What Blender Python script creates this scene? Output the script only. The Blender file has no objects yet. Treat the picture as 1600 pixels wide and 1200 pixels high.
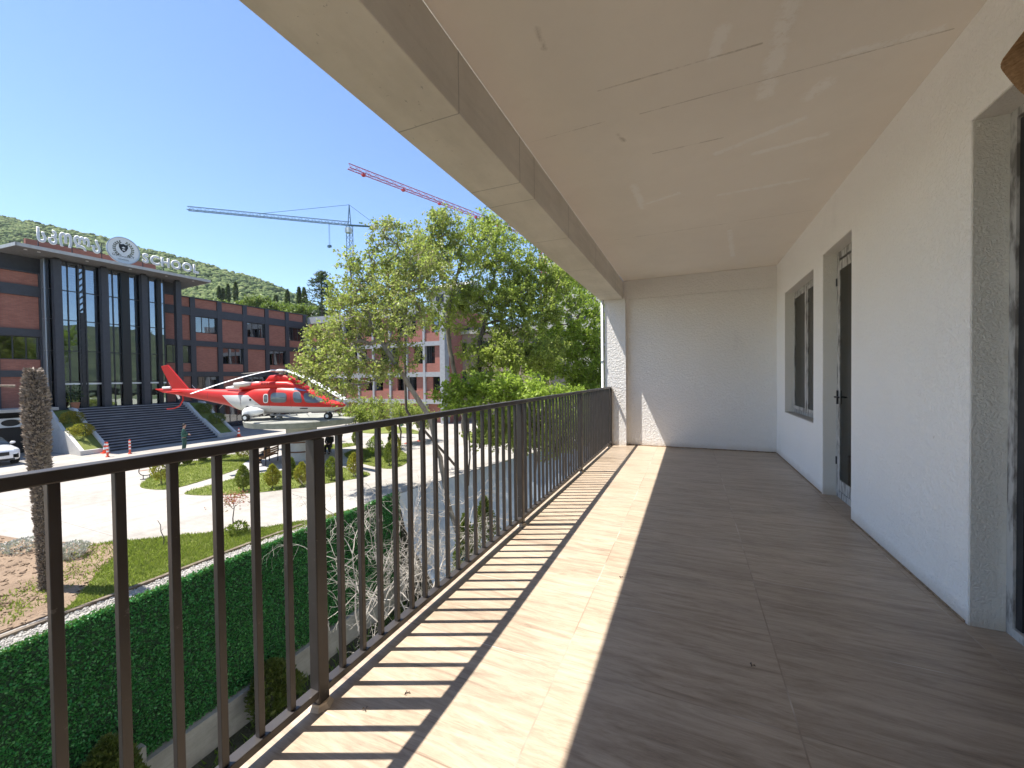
import bpy, math, random
import numpy as np
from mathutils import Vector, Matrix, noise
random.seed(7); RNG = np.random.default_rng(11)
SC = bpy.context.scene
COL = SC.collection
# ------------------------------------------------------------------ camera
CAM = np.array([0.0, 0.0, 1.3]); FPX = 630.46
YAW, PIT, ROL = 0.41507, -0.01744, -0.01205
def _basis():
    cy, sy = math.cos(YAW), math.sin(YAW)
    f = np.array([-sy, cy, 0.]); r = np.array([cy, sy, 0.]); u = np.array([0, 0, 1.])
    cp, sp = math.cos(PIT), math.sin(PIT)
    f2 = f*cp+u*sp; u2 = u*cp-f*sp
    cr, sr = math.cos(ROL), math.sin(ROL)
    return r*cr+u2*sr, u2*cr-r*sr, f2
CR, CU, CF = _basis()
cd = bpy.data.cameras.new('camera'); cam = bpy.data.objects.new('camera', cd); COL.objects.link(cam)
cam.matrix_world = Matrix(((CR[0], CU[0], -CF[0], 0), (CR[1], CU[1], -CF[1], 0), (CR[2], CU[2], -CF[2], 1.3), (0, 0, 0, 1)))
cd.sensor_width = 36; cd.lens = FPX/1600*36; cd.clip_start = 0.05; cd.clip_end = 3000
SC.camera = cam
# ------------------------------------------------------------------ world, sun, exposure
SUN = Vector((-.42, -.18, 1)).normalized()
world = bpy.data.worlds.new('World'); SC.world = world; world.use_nodes = True
wn = world.node_tree; bg = wn.nodes['Background']
sky = wn.nodes.new('ShaderNodeTexSky'); sky.sky_type = 'NISHITA'; sky.sun_disc = False
sky.sun_elevation = math.asin(SUN.z); sky.sun_rotation = math.atan2(SUN.x, SUN.y)
sky.altitude = 600; sky.air_density = 1.0; sky.dust_density = 0.1; sky.ozone_density = 4.0
wn.links.new(sky.outputs[0], bg.inputs[0]); bg.inputs[1].default_value = 0.088
sd = bpy.data.lights.new('sun', 'SUN'); so = bpy.data.objects.new('sun', sd); COL.objects.link(so)
sd.energy = 3.95; sd.angle = math.radians(.53); sd.color = (1, .95, .87)
so.rotation_euler = SUN.to_track_quat('Z', 'Y').to_euler(); so.location = (-20, -10, 60)
SC.view_settings.view_transform = 'Standard'; SC.view_settings.look = 'None'
SC.view_settings.exposure = 1.5; SC.view_settings.gamma = 1
SC.cycles.max_bounces = 10; SC.cycles.diffuse_bounces = 7; SC.cycles.transparent_max_bounces = 12
SC.cycles.glossy_bounces = 4; SC.cycles.sample_clamp_indirect = 6; SC.cycles.use_denoising = True
# ------------------------------------------------------------------ pixel -> point (measuring helpers)
def ray(x, y): return (x-800)/FPX*CR-(y-600)/FPX*CU+CF
def pz(x, y, z): d = ray(x, y); return CAM+d*(z-1.3)/d[2]
def pX(x, y, X): d = ray(x, y); return CAM+d*X/d[0]
def pY(x, y, Y): d = ray(x, y); return CAM+d*Y/d[1]
def W(x, y, d): return CAM+ray(x, y)*d
# ------------------------------------------------------------------ mesh helpers
def ori(o):
    p = Vector((0, 0, 0))
    while o is not None: p += o.location; o = o.parent
    return p
class MB:
    def __init__(s): s.v = []; s.f = []; s.m = []; s.cur = 0
    def add(s, vs, fs):
        b = len(s.v); s.v.extend([tuple(map(float, q)) for q in vs])
        for f in fs: s.f.append(tuple(b+i for i in f)); s.m.append(s.cur)
        return s
    def box(s, x0, x1, y0, y1, z0, z1):
        v = [(x, y, z) for z in (z0, z1) for y in (y0, y1) for x in (x0, x1)]
        return s.add(v, [(0, 2, 3, 1), (4, 5, 7, 6), (0, 1, 5, 4), (2, 6, 7, 3), (0, 4, 6, 2), (1, 3, 7, 5)])
    def prism(s, poly, z0, z1):
        n = len(poly)
        ar = sum(poly[i][0]*poly[(i+1) % n][1]-poly[(i+1) % n][0]*poly[i][1] for i in range(n))
        if ar < 0: poly = poly[::-1]
        v = [(p[0], p[1], z0) for p in poly]+[(p[0], p[1], z1) for p in poly]
        f = [tuple(range(n-1, -1, -1)), tuple(range(n, 2*n))]+[(i, (i+1) % n, n+(i+1) % n, n+i) for i in range(n)]
        return s.add(v, f)
    def prism_ax(s, poly, a0, a1, ax):
        # polygon in the two other axes, extruded along ax ('x': (y,z); 'y': (x,z))
        n = len(poly)
        mk = (lambda p, a: (a, p[0], p[1])) if ax == 'x' else (lambda p, a: (p[0], a, p[1]))
        v = [mk(p, a0) for p in poly]+[mk(p, a1) for p in poly]
        f = [tuple(range(n)), tuple(range(2*n-1, n-1, -1))]+[(i, n+i, n+(i+1) % n, (i+1) % n) for i in range(n)]
        return s.add(v, f)
    def tube(s, pts, rad, n=6, cap=True):
        pts = [Vector(p) for p in pts]
        if not hasattr(rad, '__len__'): rad = [rad]*len(pts)
        vs = []; up = None
        for i, p in enumerate(pts):
            d = (pts[min(i+1, len(pts)-1)]-pts[max(i-1, 0)])
            if d.length < 1e-9: d = Vector((0, 0, 1))
            d.normalize()
            if up is None: up = Vector((0, 0, 1)) if abs(d.z) < .9 else Vector((1, 0, 0))
            a = d.cross(up)
            if a.length < 1e-6: a = d.cross(Vector((0, 1, 0.3)))
            a.normalize(); b = a.cross(d); up = b
            for k in range(n):
                t = 2*math.pi*(k+.5)/n
                vs.append(p+(a*math.cos(t)+b*math.sin(t))*rad[i])
        fs = []
        for i in range(len(pts)-1):
            for k in range(n):
                fs.append((i*n+k, i*n+(k+1) % n, (i+1)*n+(k+1) % n, (i+1)*n+k))
        if cap: fs.append(tuple(range(n-1, -1, -1))); fs.append(tuple((len(pts)-1)*n+k for k in range(n)))
        return s.add(vs, fs)
    def bar(s, a, b, w, h=None):
        # rectangular bar between two points
        h = h or w; a = Vector(a); b = Vector(b); d = (b-a).normalized()
        up = Vector((0, 0, 1)) if abs(d.z) < .95 else Vector((1, 0, 0))
        e = d.cross(up).normalized()*w/2; g = e.cross(d).normalized()*h/2
        v = [a-e-g, a+e-g, a+e+g, a-e+g, b-e-g, b+e-g, b+e+g, b-e+g]
        return s.add(v, [(0, 1, 2, 3), (7, 6, 5, 4), (0, 4, 5, 1), (1, 5, 6, 2), (2, 6, 7, 3), (3, 7, 4, 0)])
    def lathe(s, prof, n=16, c=(0, 0, 0)):
        vs = [(c[0]+r*math.cos(2*math.pi*k/n), c[1]+r*math.sin(2*math.pi*k/n), c[2]+z) for r, z in prof for k in range(n)]
        fs = [(i*n+k, i*n+(k+1) % n, (i+1)*n+(k+1) % n, (i+1)*n+k) for i in range(len(prof)-1) for k in range(n)]
        fs.append(tuple(range(n-1, -1, -1))); fs.append(tuple((len(prof)-1)*n+k for k in range(n)))
        return s.add(vs, fs)
    def blob(s, c, r, sub=1, jit=.25, seed=0):
        v, f = ICO[sub]; c = np.array(c, float); r = np.array(r if hasattr(r, '__len__') else (r, r, r), float)
        j = 1+jit*(np.random.default_rng(seed).random((len(v), 1))*2-1)
        return s.add(v*j*r+c, f)
    def build(s, name, mats, parent=None, smooth=False, bevel=0, top=None):
        me = bpy.data.meshes.new(name)
        va = np.array(s.v, float).reshape(-1, 3)
        if parent is None:
            o0 = np.array([va[:, 0].mean(), va[:, 1].mean(), va[:, 2].min()]) if top is None else np.array(top, float)
        else: o0 = np.array(ori(parent))
        me.from_pydata((va-o0).tolist(), [], s.f)
        if not isinstance(mats, (list, tuple)): mats = [mats]
        for m in mats: me.materials.append(m)
        if len(mats) > 1: me.polygons.foreach_set('material_index', s.m)
        me.update()
        if smooth: me.polygons.foreach_set('use_smooth', [True]*len(me.polygons))
        o = bpy.data.objects.new(name, me); COL.objects.link(o)
        if parent is None: o.location = o0
        else: o.parent = parent
        if bevel:
            md = o.modifiers.new('bevel', 'BEVEL'); md.width = bevel; md.segments = 2; md.limit_method = 'ANGLE'; md.angle_limit = .6
        return o
def _ico():
    t = (1+5**.5)/2
    v = [(-1, t, 0), (1, t, 0), (-1, -t, 0), (1, -t, 0), (0, -1, t), (0, 1, t), (0, -1, -t), (0, 1, -t), (t, 0, -1), (t, 0, 1), (-t, 0, -1), (-t, 0, 1)]
    v = [np.array(p)/np.linalg.norm(p) for p in v]
    f = [(0, 11, 5), (0, 5, 1), (0, 1, 7), (0, 7, 10), (0, 10, 11), (1, 5, 9), (5, 11, 4), (11, 10, 2), (10, 7, 6), (7, 1, 8), (3, 9, 4), (3, 4, 2), (3, 2, 6), (3, 6, 8), (3, 8, 9), (4, 9, 5), (2, 4, 11), (6, 2, 10), (8, 6, 7), (9, 8, 1)]
    out = [(np.array(v), f)]
    for _ in range(2):
        cache = {}; nf = []
        def mid(a, b):
            k = (min(a, b), max(a, b))
            if k not in cache: m = v[a]+v[b]; v.append(m/np.linalg.norm(m)); cache[k] = len(v)-1
            return cache[k]
        for a, b, c in f:
            x, y, z = mid(a, b), mid(b, c), mid(c, a); nf += [(a, x, z), (b, y, x), (c, z, y), (x, y, z)]
        f = nf; out.append((np.array(v), f))
    return out
ICO = _ico()
def quads_obj(name, V, mat, parent=None, k=4):
    """V: (N,k,3) array of faces, fast build."""
    N = len(V); me = bpy.data.meshes.new(name); flat = V.reshape(-1, 3)
    o0 = np.array(ori(parent)) if parent is not None else np.array([flat[:, 0].mean(), flat[:, 1].mean(), flat[:, 2].min()])
    me.vertices.add(N*k); me.vertices.foreach_set('co', (flat-o0).astype(np.float32).ravel())
    me.loops.add(N*k); me.loops.foreach_set('vertex_index', np.arange(N*k, dtype=np.int32))
    me.polygons.add(N); me.polygons.foreach_set('loop_start', np.arange(0, N*k, k, dtype=np.int32))
    me.polygons.foreach_set('loop_total', np.full(N, k, dtype=np.int32))
    me.materials.append(mat); me.update(calc_edges=True)
    o = bpy.data.objects.new(name, me); COL.objects.link(o)
    if parent is None: o.location = o0
    else: o.parent = parent
    return o
def tag(o, label=None, cat=None, group=None, kind=None):
    if label: o['label'] = label
    if cat: o['category'] = cat
    if group: o['group'] = group
    if kind: o['kind'] = kind
    return o
def thing(name, loc, label, cat, group=None):
    o = bpy.data.objects.new(name, None); COL.objects.link(o); o.location = [float(q) for q in loc]; o.empty_display_size = .2
    return tag(o, label, cat, group)
def kids(o): return [c for c in bpy.data.objects if c.parent == o]
def dup(o, parent=None):
    c = o.copy(); COL.objects.link(c); c.parent = parent
    for ch in kids(o): dup(ch, c)
    return c
# ------------------------------------------------------------------ materials
class NT:
    def __init__(s, m): s.t = m.node_tree; s.n = s.t.nodes
    def new(s, k, **kw):
        n = s.n.new(k)
        for a, b in kw.items(): setattr(n, a, b)
        return n
    def link(s, a, b): s.t.links.new(a, b)
    def val(s, x, inp):
        if hasattr(x, 'links'): s.link(x, inp)
        else: inp.default_value = x
    def math(s, op, a, b=0, c=0, clamp=False):
        n = s.new('ShaderNodeMath', operation=op, use_clamp=clamp)
        s.val(a, n.inputs[0]); s.val(b, n.inputs[1]); s.val(c, n.inputs[2]); return n.outputs[0]
    def pos(s):
        g = s.new('ShaderNodeNewGeometry'); return g.outputs['Position']
    def xyz(s):
        x = s.new('ShaderNodeSeparateXYZ'); s.link(s.pos(), x.inputs[0]); return x.outputs
    def noise(s, scale, vec=None, detail=4, rough=.6, mul=None, dist=0):
        n = s.new('ShaderNodeTexNoise'); n.inputs['Scale'].default_value = scale; n.inputs['Detail'].default_value = detail
        n.inputs['Roughness'].default_value = rough; n.inputs['Distortion'].default_value = dist
        v = vec or s.pos()
        if mul:
            m = s.new('ShaderNodeVectorMath', operation='MULTIPLY'); s.link(v, m.inputs[0]); m.inputs[1].default_value = mul; v = m.outputs[0]
        s.link(v, n.inputs['Vector']); return n.outputs[0]
    def ramp(s, fac, stops):
        n = s.new('ShaderNodeValToRGB'); e = n.color_ramp.elements
        while len(e) < len(stops): e.new(.5)
        for i, (p, c) in enumerate(stops):
            e[i].position = p; e[i].color = (*c, 1) if hasattr(c, '__len__') else (c, c, c, 1)
        s.link(fac, n.inputs[0]); return n.outputs[0]
    def mix(s, fac, a, b, mode='MIX'):
        n = s.new('ShaderNodeMix', data_type='RGBA', blend_type=mode)
        s.val(fac, n.inputs[0])
        for x, i in ((a, 6), (b, 7)):
            if hasattr(x, 'links'): s.link(x, n.inputs[i])
            else: n.inputs[i].default_value = (*x, 1)
        return n.outputs[2]
    def bump(s, h, strength=.3, dist=.02, normal=None):
        n = s.new('ShaderNodeBump'); n.inputs['Strength'].default_value = strength; n.inputs['Distance'].default_value = dist
        s.link(h, n.inputs['Height'])
        if normal is not None: s.link(normal, n.inputs['Normal'])
        return n.outputs[0]
def mat(name, color=(.5, .5, .5), rough=.6, metal=0, spec=.5):
    m = bpy.data.materials.new(name); m.use_nodes = True
    p = m.node_tree.nodes['Principled BSDF']; p.inputs['Base Color'].default_value = (*color, 1)
    p.inputs['Roughness'].default_value = rough; p.inputs['Metallic'].default_value = metal
    p.inputs['Specular IOR Level'].default_value = spec
    return m, NT(m), p
def nmat(name, c1, c2, scale=3, rough=.7, bump=None, detail=5, mul=None, metal=0, spec=.4, lo=.3, hi=.7):
    """two colour noise material; bump=(scale,strength,dist)"""
    m, t, p = mat(name, c1, rough, metal, spec)
    t.link(t.ramp(t.noise(scale, detail=detail, mul=mul), [(lo, c1), (hi, c2)]), p.inputs['Base Color'])
    if bump: t.link(t.bump(t.noise(bump[0], detail=6), bump[1], bump[2]), p.inputs['Normal'])
    return m
def leafmat(name, stops, trans=.35, rough=.5, nscale=.5, spec=.35):
    m, t, p = mat(name, stops[0], rough, 0, spec)
    g = t.new('ShaderNodeNewGeometry')
    f = t.math('ADD', t.math('MULTIPLY', g.outputs['Random Per Island'], .6), t.math('MULTIPLY', t.noise(nscale, detail=2), .45))
    n = len(stops); c = t.ramp(f, [(.15+.7*i/(n-1), s_) for i, s_ in enumerate(stops)])
    t.link(c, p.inputs['Base Color'])
    tr = t.new('ShaderNodeBsdfTranslucent')
    t.link(t.mix(.5, c, (.35, .5, .06), 'MIX'), tr.inputs[0])
    mx = t.new('ShaderNodeMixShader'); mx.inputs[0].default_value = trans
    t.link(p.outputs[0], mx.inputs[1]); t.link(tr.outputs[0], mx.inputs[2])
    t.link(mx.outputs[0], t.n['Material Output'].inputs[0])
    return m
M = {}
# stucco (white), worm-like relief
def stucco(name, c, cdirt, str_=.35, sc=60):
    m, t, p = mat(name, c, .9, 0, .2)
    n1 = t.noise(sc, detail=3, rough=.55, dist=.8); n2 = t.noise(sc*3.2, detail=2)
    h = t.math('ADD', t.math('MULTIPLY', t.ramp(n1, [(.42, 0), (.6, 1)]), .8), t.math('MULTIPLY', n2, .35))
    t.link(t.bump(h, str_, .012), p.inputs['Normal'])
    pits = t.ramp(t.noise(sc*.55, detail=5, rough=.8), [(.66, 0), (.72, 1)])
    big = t.ramp(t.noise(1.1, detail=3), [(.35, 0), (.75, 1)])
    col = t.mix(t.math('MULTIPLY', big, .35), c, tuple(q*.93 for q in c))
    col = t.mix(t.math('MULTIPLY', pits, .4), col, cdirt)
    z = t.xyz()[2]; low = t.math('SUBTRACT', 1, t.math('DIVIDE', t.math('ABSOLUTE', z), t.math('ADD', .02, t.math('MULTIPLY', t.noise(3.5, detail=6), .16))), clamp=True)
    col = t.mix(t.math('MULTIPLY', low, .55), col, (.5, .42, .33))
    st = t.ramp(t.noise(1.9, detail=7, rough=.7, mul=(1, 1, .45)), [(.6, 0), (.72, .28)]); col = t.mix(st, col, tuple(q*.8 for q in c))
    t.link(col, p.inputs['Base Color'])
    return m
M['stucco'] = stucco('white_stucco', (.92, .91, .89), (.42, .37, .31), .5, 34)
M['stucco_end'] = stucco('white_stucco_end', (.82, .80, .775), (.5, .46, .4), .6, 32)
M['stucco_grey'] = stucco('grey_render', (.76, .74, .69), (.5, .48, .44), .5, 70)
# ceiling: painted concrete slab with board joints and filler patches
def ceiling_mat():
    m, t, p = mat('ceiling_paint', (.7, .66, .6), 1, 0, 0)
    X = t.xyz()
    def seg(ax, ay, bx, by, w, brk=9):
        dx, dy = bx-ax, by-ay; L2 = dx*dx+dy*dy
        u = t.math('ADD', t.math('MULTIPLY', t.math('SUBTRACT', X[0], ax), dx/L2), t.math('MULTIPLY', t.math('SUBTRACT', X[1], ay), dy/L2), clamp=True)
        ex = t.math('SUBTRACT', t.math('SUBTRACT', X[0], ax), t.math('MULTIPLY', u, dx))
        ey = t.math('SUBTRACT', t.math('SUBTRACT', X[1], ay), t.math('MULTIPLY', u, dy))
        d = t.math('SQRT', t.math('ADD', t.math('MULTIPLY', ex, ex), t.math('MULTIPLY', ey, ey)))
        return t.math('SUBTRACT', 1, t.math('DIVIDE', d, w), clamp=True)
    P = lambda x, y: pz(x, y, 3.06)[:2]
    wob = t.noise(9, detail=8, rough=.85)
    light = None; dark = None
    for a, b, w in (((1235, 10), (1195, 150), .05), ((1130, 45), (1115, 90), .035), ((1310, 88), (1470, 45), .03), ((1120, 240), (1255, 185), .03),
                    ((1180, 240), (1290, 210), .03), ((1125, 305), (1260, 280), .03), ((1000, 322), (1060, 302), .025), ((1265, 150), (1290, 130), .05), ((990, 290), (1005, 325), .035), ((1140, 360), (1145, 400), .03)):
        q = seg(*P(*a), *P(*b), w*1.5); light = q if light is None else t.math('MAXIMUM', light, q)
    for a, b, w in (((935, 142), (1190, 68), .012), ((1000, 178), (1490, 45), .008), ((1020, 240), (1130, 215), .012), ((960, 375), (1130, 350), .01), ((838, 45), (850, 75), .03), ((965, 210), (975, 220), .03), ((830, 222), (945, 190), .008), ((1130, 350), (1270, 328), .006)):
        q = seg(*P(*a), *P(*b), w*1.05); dark = q if dark is None else t.math('MAXIMUM', dark, q)
    lm = t.ramp(t.math('MULTIPLY', light, t.math('ADD', t.math('MULTIPLY', t.ramp(wob, [(.4, 0), (.6, 1)]), 1.2), .12)), [(.12, 0), (.5, 1)])
    dm = t.ramp(t.math('MULTIPLY', dark, t.math('ADD', t.math('MULTIPLY', t.ramp(t.noise(5, detail=9, rough=.85), [(.42, 0), (.6, 1)]), 1.0), .42)), [(.25, 0), (1, 1)])
    pt = t.ramp(t.noise(2.6, detail=7, rough=.72, dist=.5), [(.5, 0), (.75, .22)])
    base = t.ramp(t.noise(.9, detail=6, rough=.65), [(.3, (.82, .765, .695)), (.7, (.88, .825, .755))])
    base = t.mix(pt, base, (.74, .69, .62)); c = t.mix(t.math('MULTIPLY', lm, .6), base, (.95, .93, .90)); c = t.mix(t.math('MULTIPLY', dm, .65), c, (.42, .37, .31))
    t.link(c, p.inputs['Base Color'])
    h = t.math('ADD', t.math('MULTIPLY', lm, .6), t.math('SUBTRACT', t.math('MULTIPLY', t.noise(6, detail=6), .5), dm))
    t.link(t.bump(h, .35, .006), p.inputs['Normal'])
    return m
M['ceiling'] = ceiling_mat()
def concrete(name, c1, c2, joints=None, pit=.5):
    m, t, p = mat(name, c1, .85, 0, .25)
    base = t.ramp(t.noise(1.7, detail=8, rough=.7), [(.3, c1), (.7, c2)])
    st = t.noise(5, detail=5, mul=(1, .25, 3)); base = t.mix(t.ramp(st, [(.45, 0), (.8, .35)]), base, tuple(q*.62 for q in c1))
    pits = t.ramp(t.noise(38, detail=3, rough=.7), [(.68, 0), (.73, 1)])
    c = t.mix(t.math('MULTIPLY', pits, pit), base, tuple(q*.35 for q in c1))
    h = t.math('SUBTRACT', t.noise(9, detail=7), pits)
    if joints:
        X = t.xyz(); ln = None
        for y in joints:
            w_ = t.math('ADD', X[1], t.math('MULTIPLY', t.noise(3, detail=2), .02))
            q = t.math('LESS_THAN', t.math('ABSOLUTE', t.math('SUBTRACT', w_, y+.01)), .004)
            ln = q if ln is None else t.math('MAXIMUM', ln, q)
        c = t.mix(t.math('MULTIPLY', ln, .6), c, tuple(q*.35 for q in c1)); h = t.math('SUBTRACT', h, ln)
    t.link(c, p.inputs['Base Color']); t.link(t.bump(h, .4, .006), p.inputs['Normal'])
    return m
M['beam'] = concrete('beam_concrete', (.64, .60, .53), (.76, .715, .64), [1.9, 2.75, 3.05, 4.05, 5.35, 6.9, 7.15])
M['conc'] = concrete('old_concrete', (.36, .345, .31), (.5, .48, .44))
M['conc_lt'] = concrete('pale_concrete', (.5, .49, .46), (.62, .6, .57), None, .3)
# wood look tiles .9 x .6, grain along x
def tile_mat():
    m, t, p = mat('wood_look_tile', (.5, .4, .3), .38, 0, .45)
    X = t.xyz()
    fx = t.math('DIVIDE', t.math('ADD', X[0], .54+9), .9); fy = t.math('DIVIDE', t.math('ADD', X[1], 12-1.72), .6)
    ix = t.math('FLOOR', fx); iy = t.math('FLOOR', fy)
    dx = t.math('MULTIPLY', t.math('MINIMUM', t.math('FRACT', fx), t.math('SUBTRACT', 1, t.math('FRACT', fx))), .9)
    dy = t.math('MULTIPLY', t.math('MINIMUM', t.math('FRACT', fy), t.math('SUBTRACT', 1, t.math('FRACT', fy))), .6)
    g = t.math('LESS_THAN', t.math('MINIMUM', dx, dy), .003)
    wn_ = t.new('ShaderNodeTexWhiteNoise', noise_dimensions='2D'); cb = t.new('ShaderNodeCombineXYZ')
    t.link(ix, cb.inputs[0]); t.link(iy, cb.inputs[1]); t.link(cb.outputs[0], wn_.inputs['Vector'])
    off = t.math('MULTIPLY', wn_.outputs['Value'], 37)
    cv = t.new('ShaderNodeCombineXYZ'); t.link(t.math('ADD', X[0], off), cv.inputs[0]); t.link(X[1], cv.inputs[1]); t.link(off, cv.inputs[2])
    ga = t.noise(2.6, cv.outputs[0], 7, .66, (1.0, 7.5, 1), 1.2); gb = t.noise(13, cv.outputs[0], 8, .8, (1.0, 9, 1), 1.1); gc = t.noise(1.0, cv.outputs[0], 4, .6, (1, 3.5, 1))
    f = t.math('ADD', t.math('MULTIPLY', ga, .55), t.math('ADD', t.math('MULTIPLY', gb, .3), t.math('MULTIPLY', gc, .25)))
    c = t.ramp(f, [(.37, (.165, .118, .085)), (.47, (.30, .23, .165)), (.56, (.40, .315, .23)), (.67, (.49, .395, .30))])
    c = t.mix(t.math('MULTIPLY', t.ramp(gb, [(.28, 1), (.42, 0)]), .35), c, (.15, .10, .07))
    c = t.mix(t.math('MULTIPLY', wn_.outputs['Value'], .10), c, (.30, .235, .18))
    du = t.ramp(t.noise(2.3, detail=6), [(.45, 0), (.8, .25)]); c = t.mix(du, c, (.40, .355, .30))
    c = t.mix(t.math('MULTIPLY', g, t.ramp(t.noise(3, detail=3), [(.35, .4), (.6, .9)])), c, t.ramp(t.noise(1.5), [(.45, (.18, .12, .08)), (.6, (.55, .48, .4))]))
    t.link(c, p.inputs['Base Color'])
    t.link(t.ramp(gb, [(.3, .5), (.7, .33)]), p.inputs['Roughness'])
    t.link(t.bump(t.math('SUBTRACT', t.math('MULTIPLY', gb, .5), g), .12, .002), p.inputs['Normal'])
    return m
M['tile'] = tile_mat()
def paint(name, c, rough=.35, speck=None):
    m, t, p = mat(name, c, rough, 0, .5)
    col = t.ramp(t.noise(4, detail=6), [(.35, c), (.75, tuple(min(1, q*1.25+.003) for q in c))])
    if speck: col = t.mix(t.ramp(t.noise(28, detail=4, rough=.7), [(.66, 0), (.72, .7)]), col, speck)
    t.link(col, p.inputs['Base Color']); t.link(t.ramp(t.noise(9, detail=5), [(.3, rough*.8), (.7, min(1, rough*1.35))]), p.inputs['Roughness'])
    return m
M['rail'] = paint('dark_brown_metal', (.035, .030, .028), .38, (.13, .12, .11))
M['dark'] = paint('anthracite_cladding', (.035, .037, .046), .5)
M['dark2'] = paint('dark_frame', (.02, .021, .025), .4)
def brick_mat(name, c1, c2, mortar):
    m, t, p = mat(name, c1, .85, 0, .2)
    X = t.xyz(); cb = t.new('ShaderNodeCombineXYZ'); t.link(t.math('ADD', X[0], X[1]), cb.inputs[0]); t.link(X[2], cb.inputs[1])
    b = t.new('ShaderNodeTexBrick'); t.link(cb.outputs[0], b.inputs['Vector'])
    b.inputs['Color1'].default_value = (*c1, 1); b.inputs['Color2'].default_value = (*c2, 1); b.inputs['Mortar'].default_value = (*mortar, 1)
    b.inputs['Scale'].default_value = 1; b.inputs['Brick Width'].default_value = .26; b.inputs['Row Height'].default_value = .075; b.inputs['Mortar Size'].default_value = .008
    c = t.mix(t.ramp(t.noise(1.3, detail=6), [(.35, 0), (.8, .5)]), b.outputs[0], tuple(q*.6 for q in c1))
    t.link(c, p.inputs['Base Color']); t.link(t.bump(b.outputs[1], -.4, .01), p.inputs['Normal'])
    return m
M['brick'] = brick_mat('red_brick', (.40, .165, .12), (.30, .12, .09), (.22, .15, .125))
M['brick2'] = brick_mat('sunlit_brick', (.42, .17, .13), (.34, .13, .10), (.26, .18, .16))  # lighter, pinker copy of the brick, sunlight put into the colour
def glass_mat(name, refl, tint, fac, rough=.02, wave=0):
    m = bpy.data.materials.new(name); m.use_nodes = True; t = NT(m); t.n.remove(t.n['Principled BSDF'])
    g = t.new('ShaderNodeBsdfGlossy'); g.inputs[0].default_value = (*refl, 1); g.inputs['Roughness'].default_value = rough
    tr = t.new('ShaderNodeBsdfTransparent'); tr.inputs[0].default_value = (*tint, 1)
    lw = t.new('ShaderNodeLayerWeight'); lw.inputs[0].default_value = .35
    mx = t.new('ShaderNodeMixShader'); t.link(t.math('ADD', t.math('MULTIPLY', lw.outputs['Fresnel'], 1-fac), fac, clamp=True), mx.inputs[0])
    t.link(tr.outputs[0], mx.inputs[1]); t.link(g.outputs[0], mx.inputs[2]); t.link(mx.outputs[0], t.n['Material Output'].inputs[0])
    if wave: t.link(t.bump(t.noise(.7, detail=2), wave, .05), g.inputs['Normal'])
    return m
M['glass'] = glass_mat('coated_facade_glass', (.62, .68, .76), (.35, .4, .42), .38, .015, .12)
M['glass_win'] = glass_mat('window_glass', (.7, .74, .78), (.35, .38, .4), .22, .02, .06)
M['glass_bal'] = glass_mat('dusty_pane', (.5, .5, .48), (.55, .56, .54), .12, .08)
M['inner'] = mat('dim_interior', (.05, .05, .05), .8)[0]
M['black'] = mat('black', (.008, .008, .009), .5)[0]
M['white'] = mat('white_paint', (.78, .78, .76), .4)[0]
M['rubber'] = mat('rubber', (.02, .02, .02), .8)[0]
M['steel'] = mat('steel', (.45, .46, .48), .35, .8)[0]
# ground
def road_mat():
    m, t, p = mat('pale_concrete_paving', (.5, .48, .44), .9, 0, .2)
    a = t.noise(.25, detail=8, rough=.65); b = t.noise(2.2, detail=6, rough=.7, mul=(1, 2.2, 1)); f = t.math('ADD', t.math('MULTIPLY', a, .6), t.math('MULTIPLY', b, .4))
    c = t.ramp(f, [(.34, (.25, .23, .20)), (.5, (.335, .31, .28)), (.66, (.39, .37, .345))])
    X = t.xyz(); ln = None
    for v, off, sp in ((X[0], 3.0, 6.0), (X[1], 1.5, 5.5)):
        q = t.math('LESS_THAN', t.math('ABSOLUTE', t.math('SUBTRACT', t.math('MODULO', t.math('ADD', v, 600+off), sp), sp/2)), .012)
        ln = q if ln is None else t.math('MAXIMUM', ln, q)
    cr_ = t.ramp(t.noise(.9, detail=9, rough=.75, mul=(1, 1.6, 1), dist=1.5), [(.485, 0), (.5, 1), (.515, 0)]); c = t.mix(t.math('MULTIPLY', cr_, .16), c, (.16, .14, .12))
    w2 = t.new('ShaderNodeTexWave', wave_type='BANDS', bands_direction='X'); w2.inputs['Scale'].default_value = .16; w2.inputs['Distortion'].default_value = 9; w2.inputs['Detail'].default_value = 3; w2.inputs['Detail Scale'].default_value = .3; t.link(t.pos(), w2.inputs['Vector'])
    c = t.mix(t.math('MULTIPLY', t.ramp(w2.outputs[1], [(.86, 0), (1, 1)]), t.math('MULTIPLY', t.noise(.4), .5)), c, (.20, .18, .165))
    c = t.mix(t.math('MULTIPLY', ln, .6), c, (.15, .135, .12))
    t.link(c, p.inputs['Base Color']); t.link(t.bump(t.noise(18, detail=5), .25, .01), p.inputs['Normal'])
    return m
M['road'] = road_mat()
M['grass'] = nmat('lawn_turf', (.10, .13, .02), (.19, .21, .05), 1.6, .95, (45, .9, .04), 8)
M['soil'] = nmat('dry_soil', (.17, .115, .075), (.28, .20, .135), 1.4, .95, (14, 1, .06), 10)
M['dirt_dark'] = nmat('dark_garden_soil', (.03, .035, .018), (.07, .065, .04), 1.2, .95, (12, 1, .06), 8)
M['terrain'] = nmat('hill_ground', (.09, .12, .045), (.16, .17, .08), .02, .95, None, 8)
M['bark'] = nmat('bark', (.16, .13, .10), (.30, .26, .21), 9, .9, (30, .8, .02), 6, (1, 1, .25))
M['bark_dk'] = nmat('dark_bark', (.07, .06, .05), (.15, .12, .10), 9, .9, (30, .8, .02), 6, (1, 1, .25))
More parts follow.
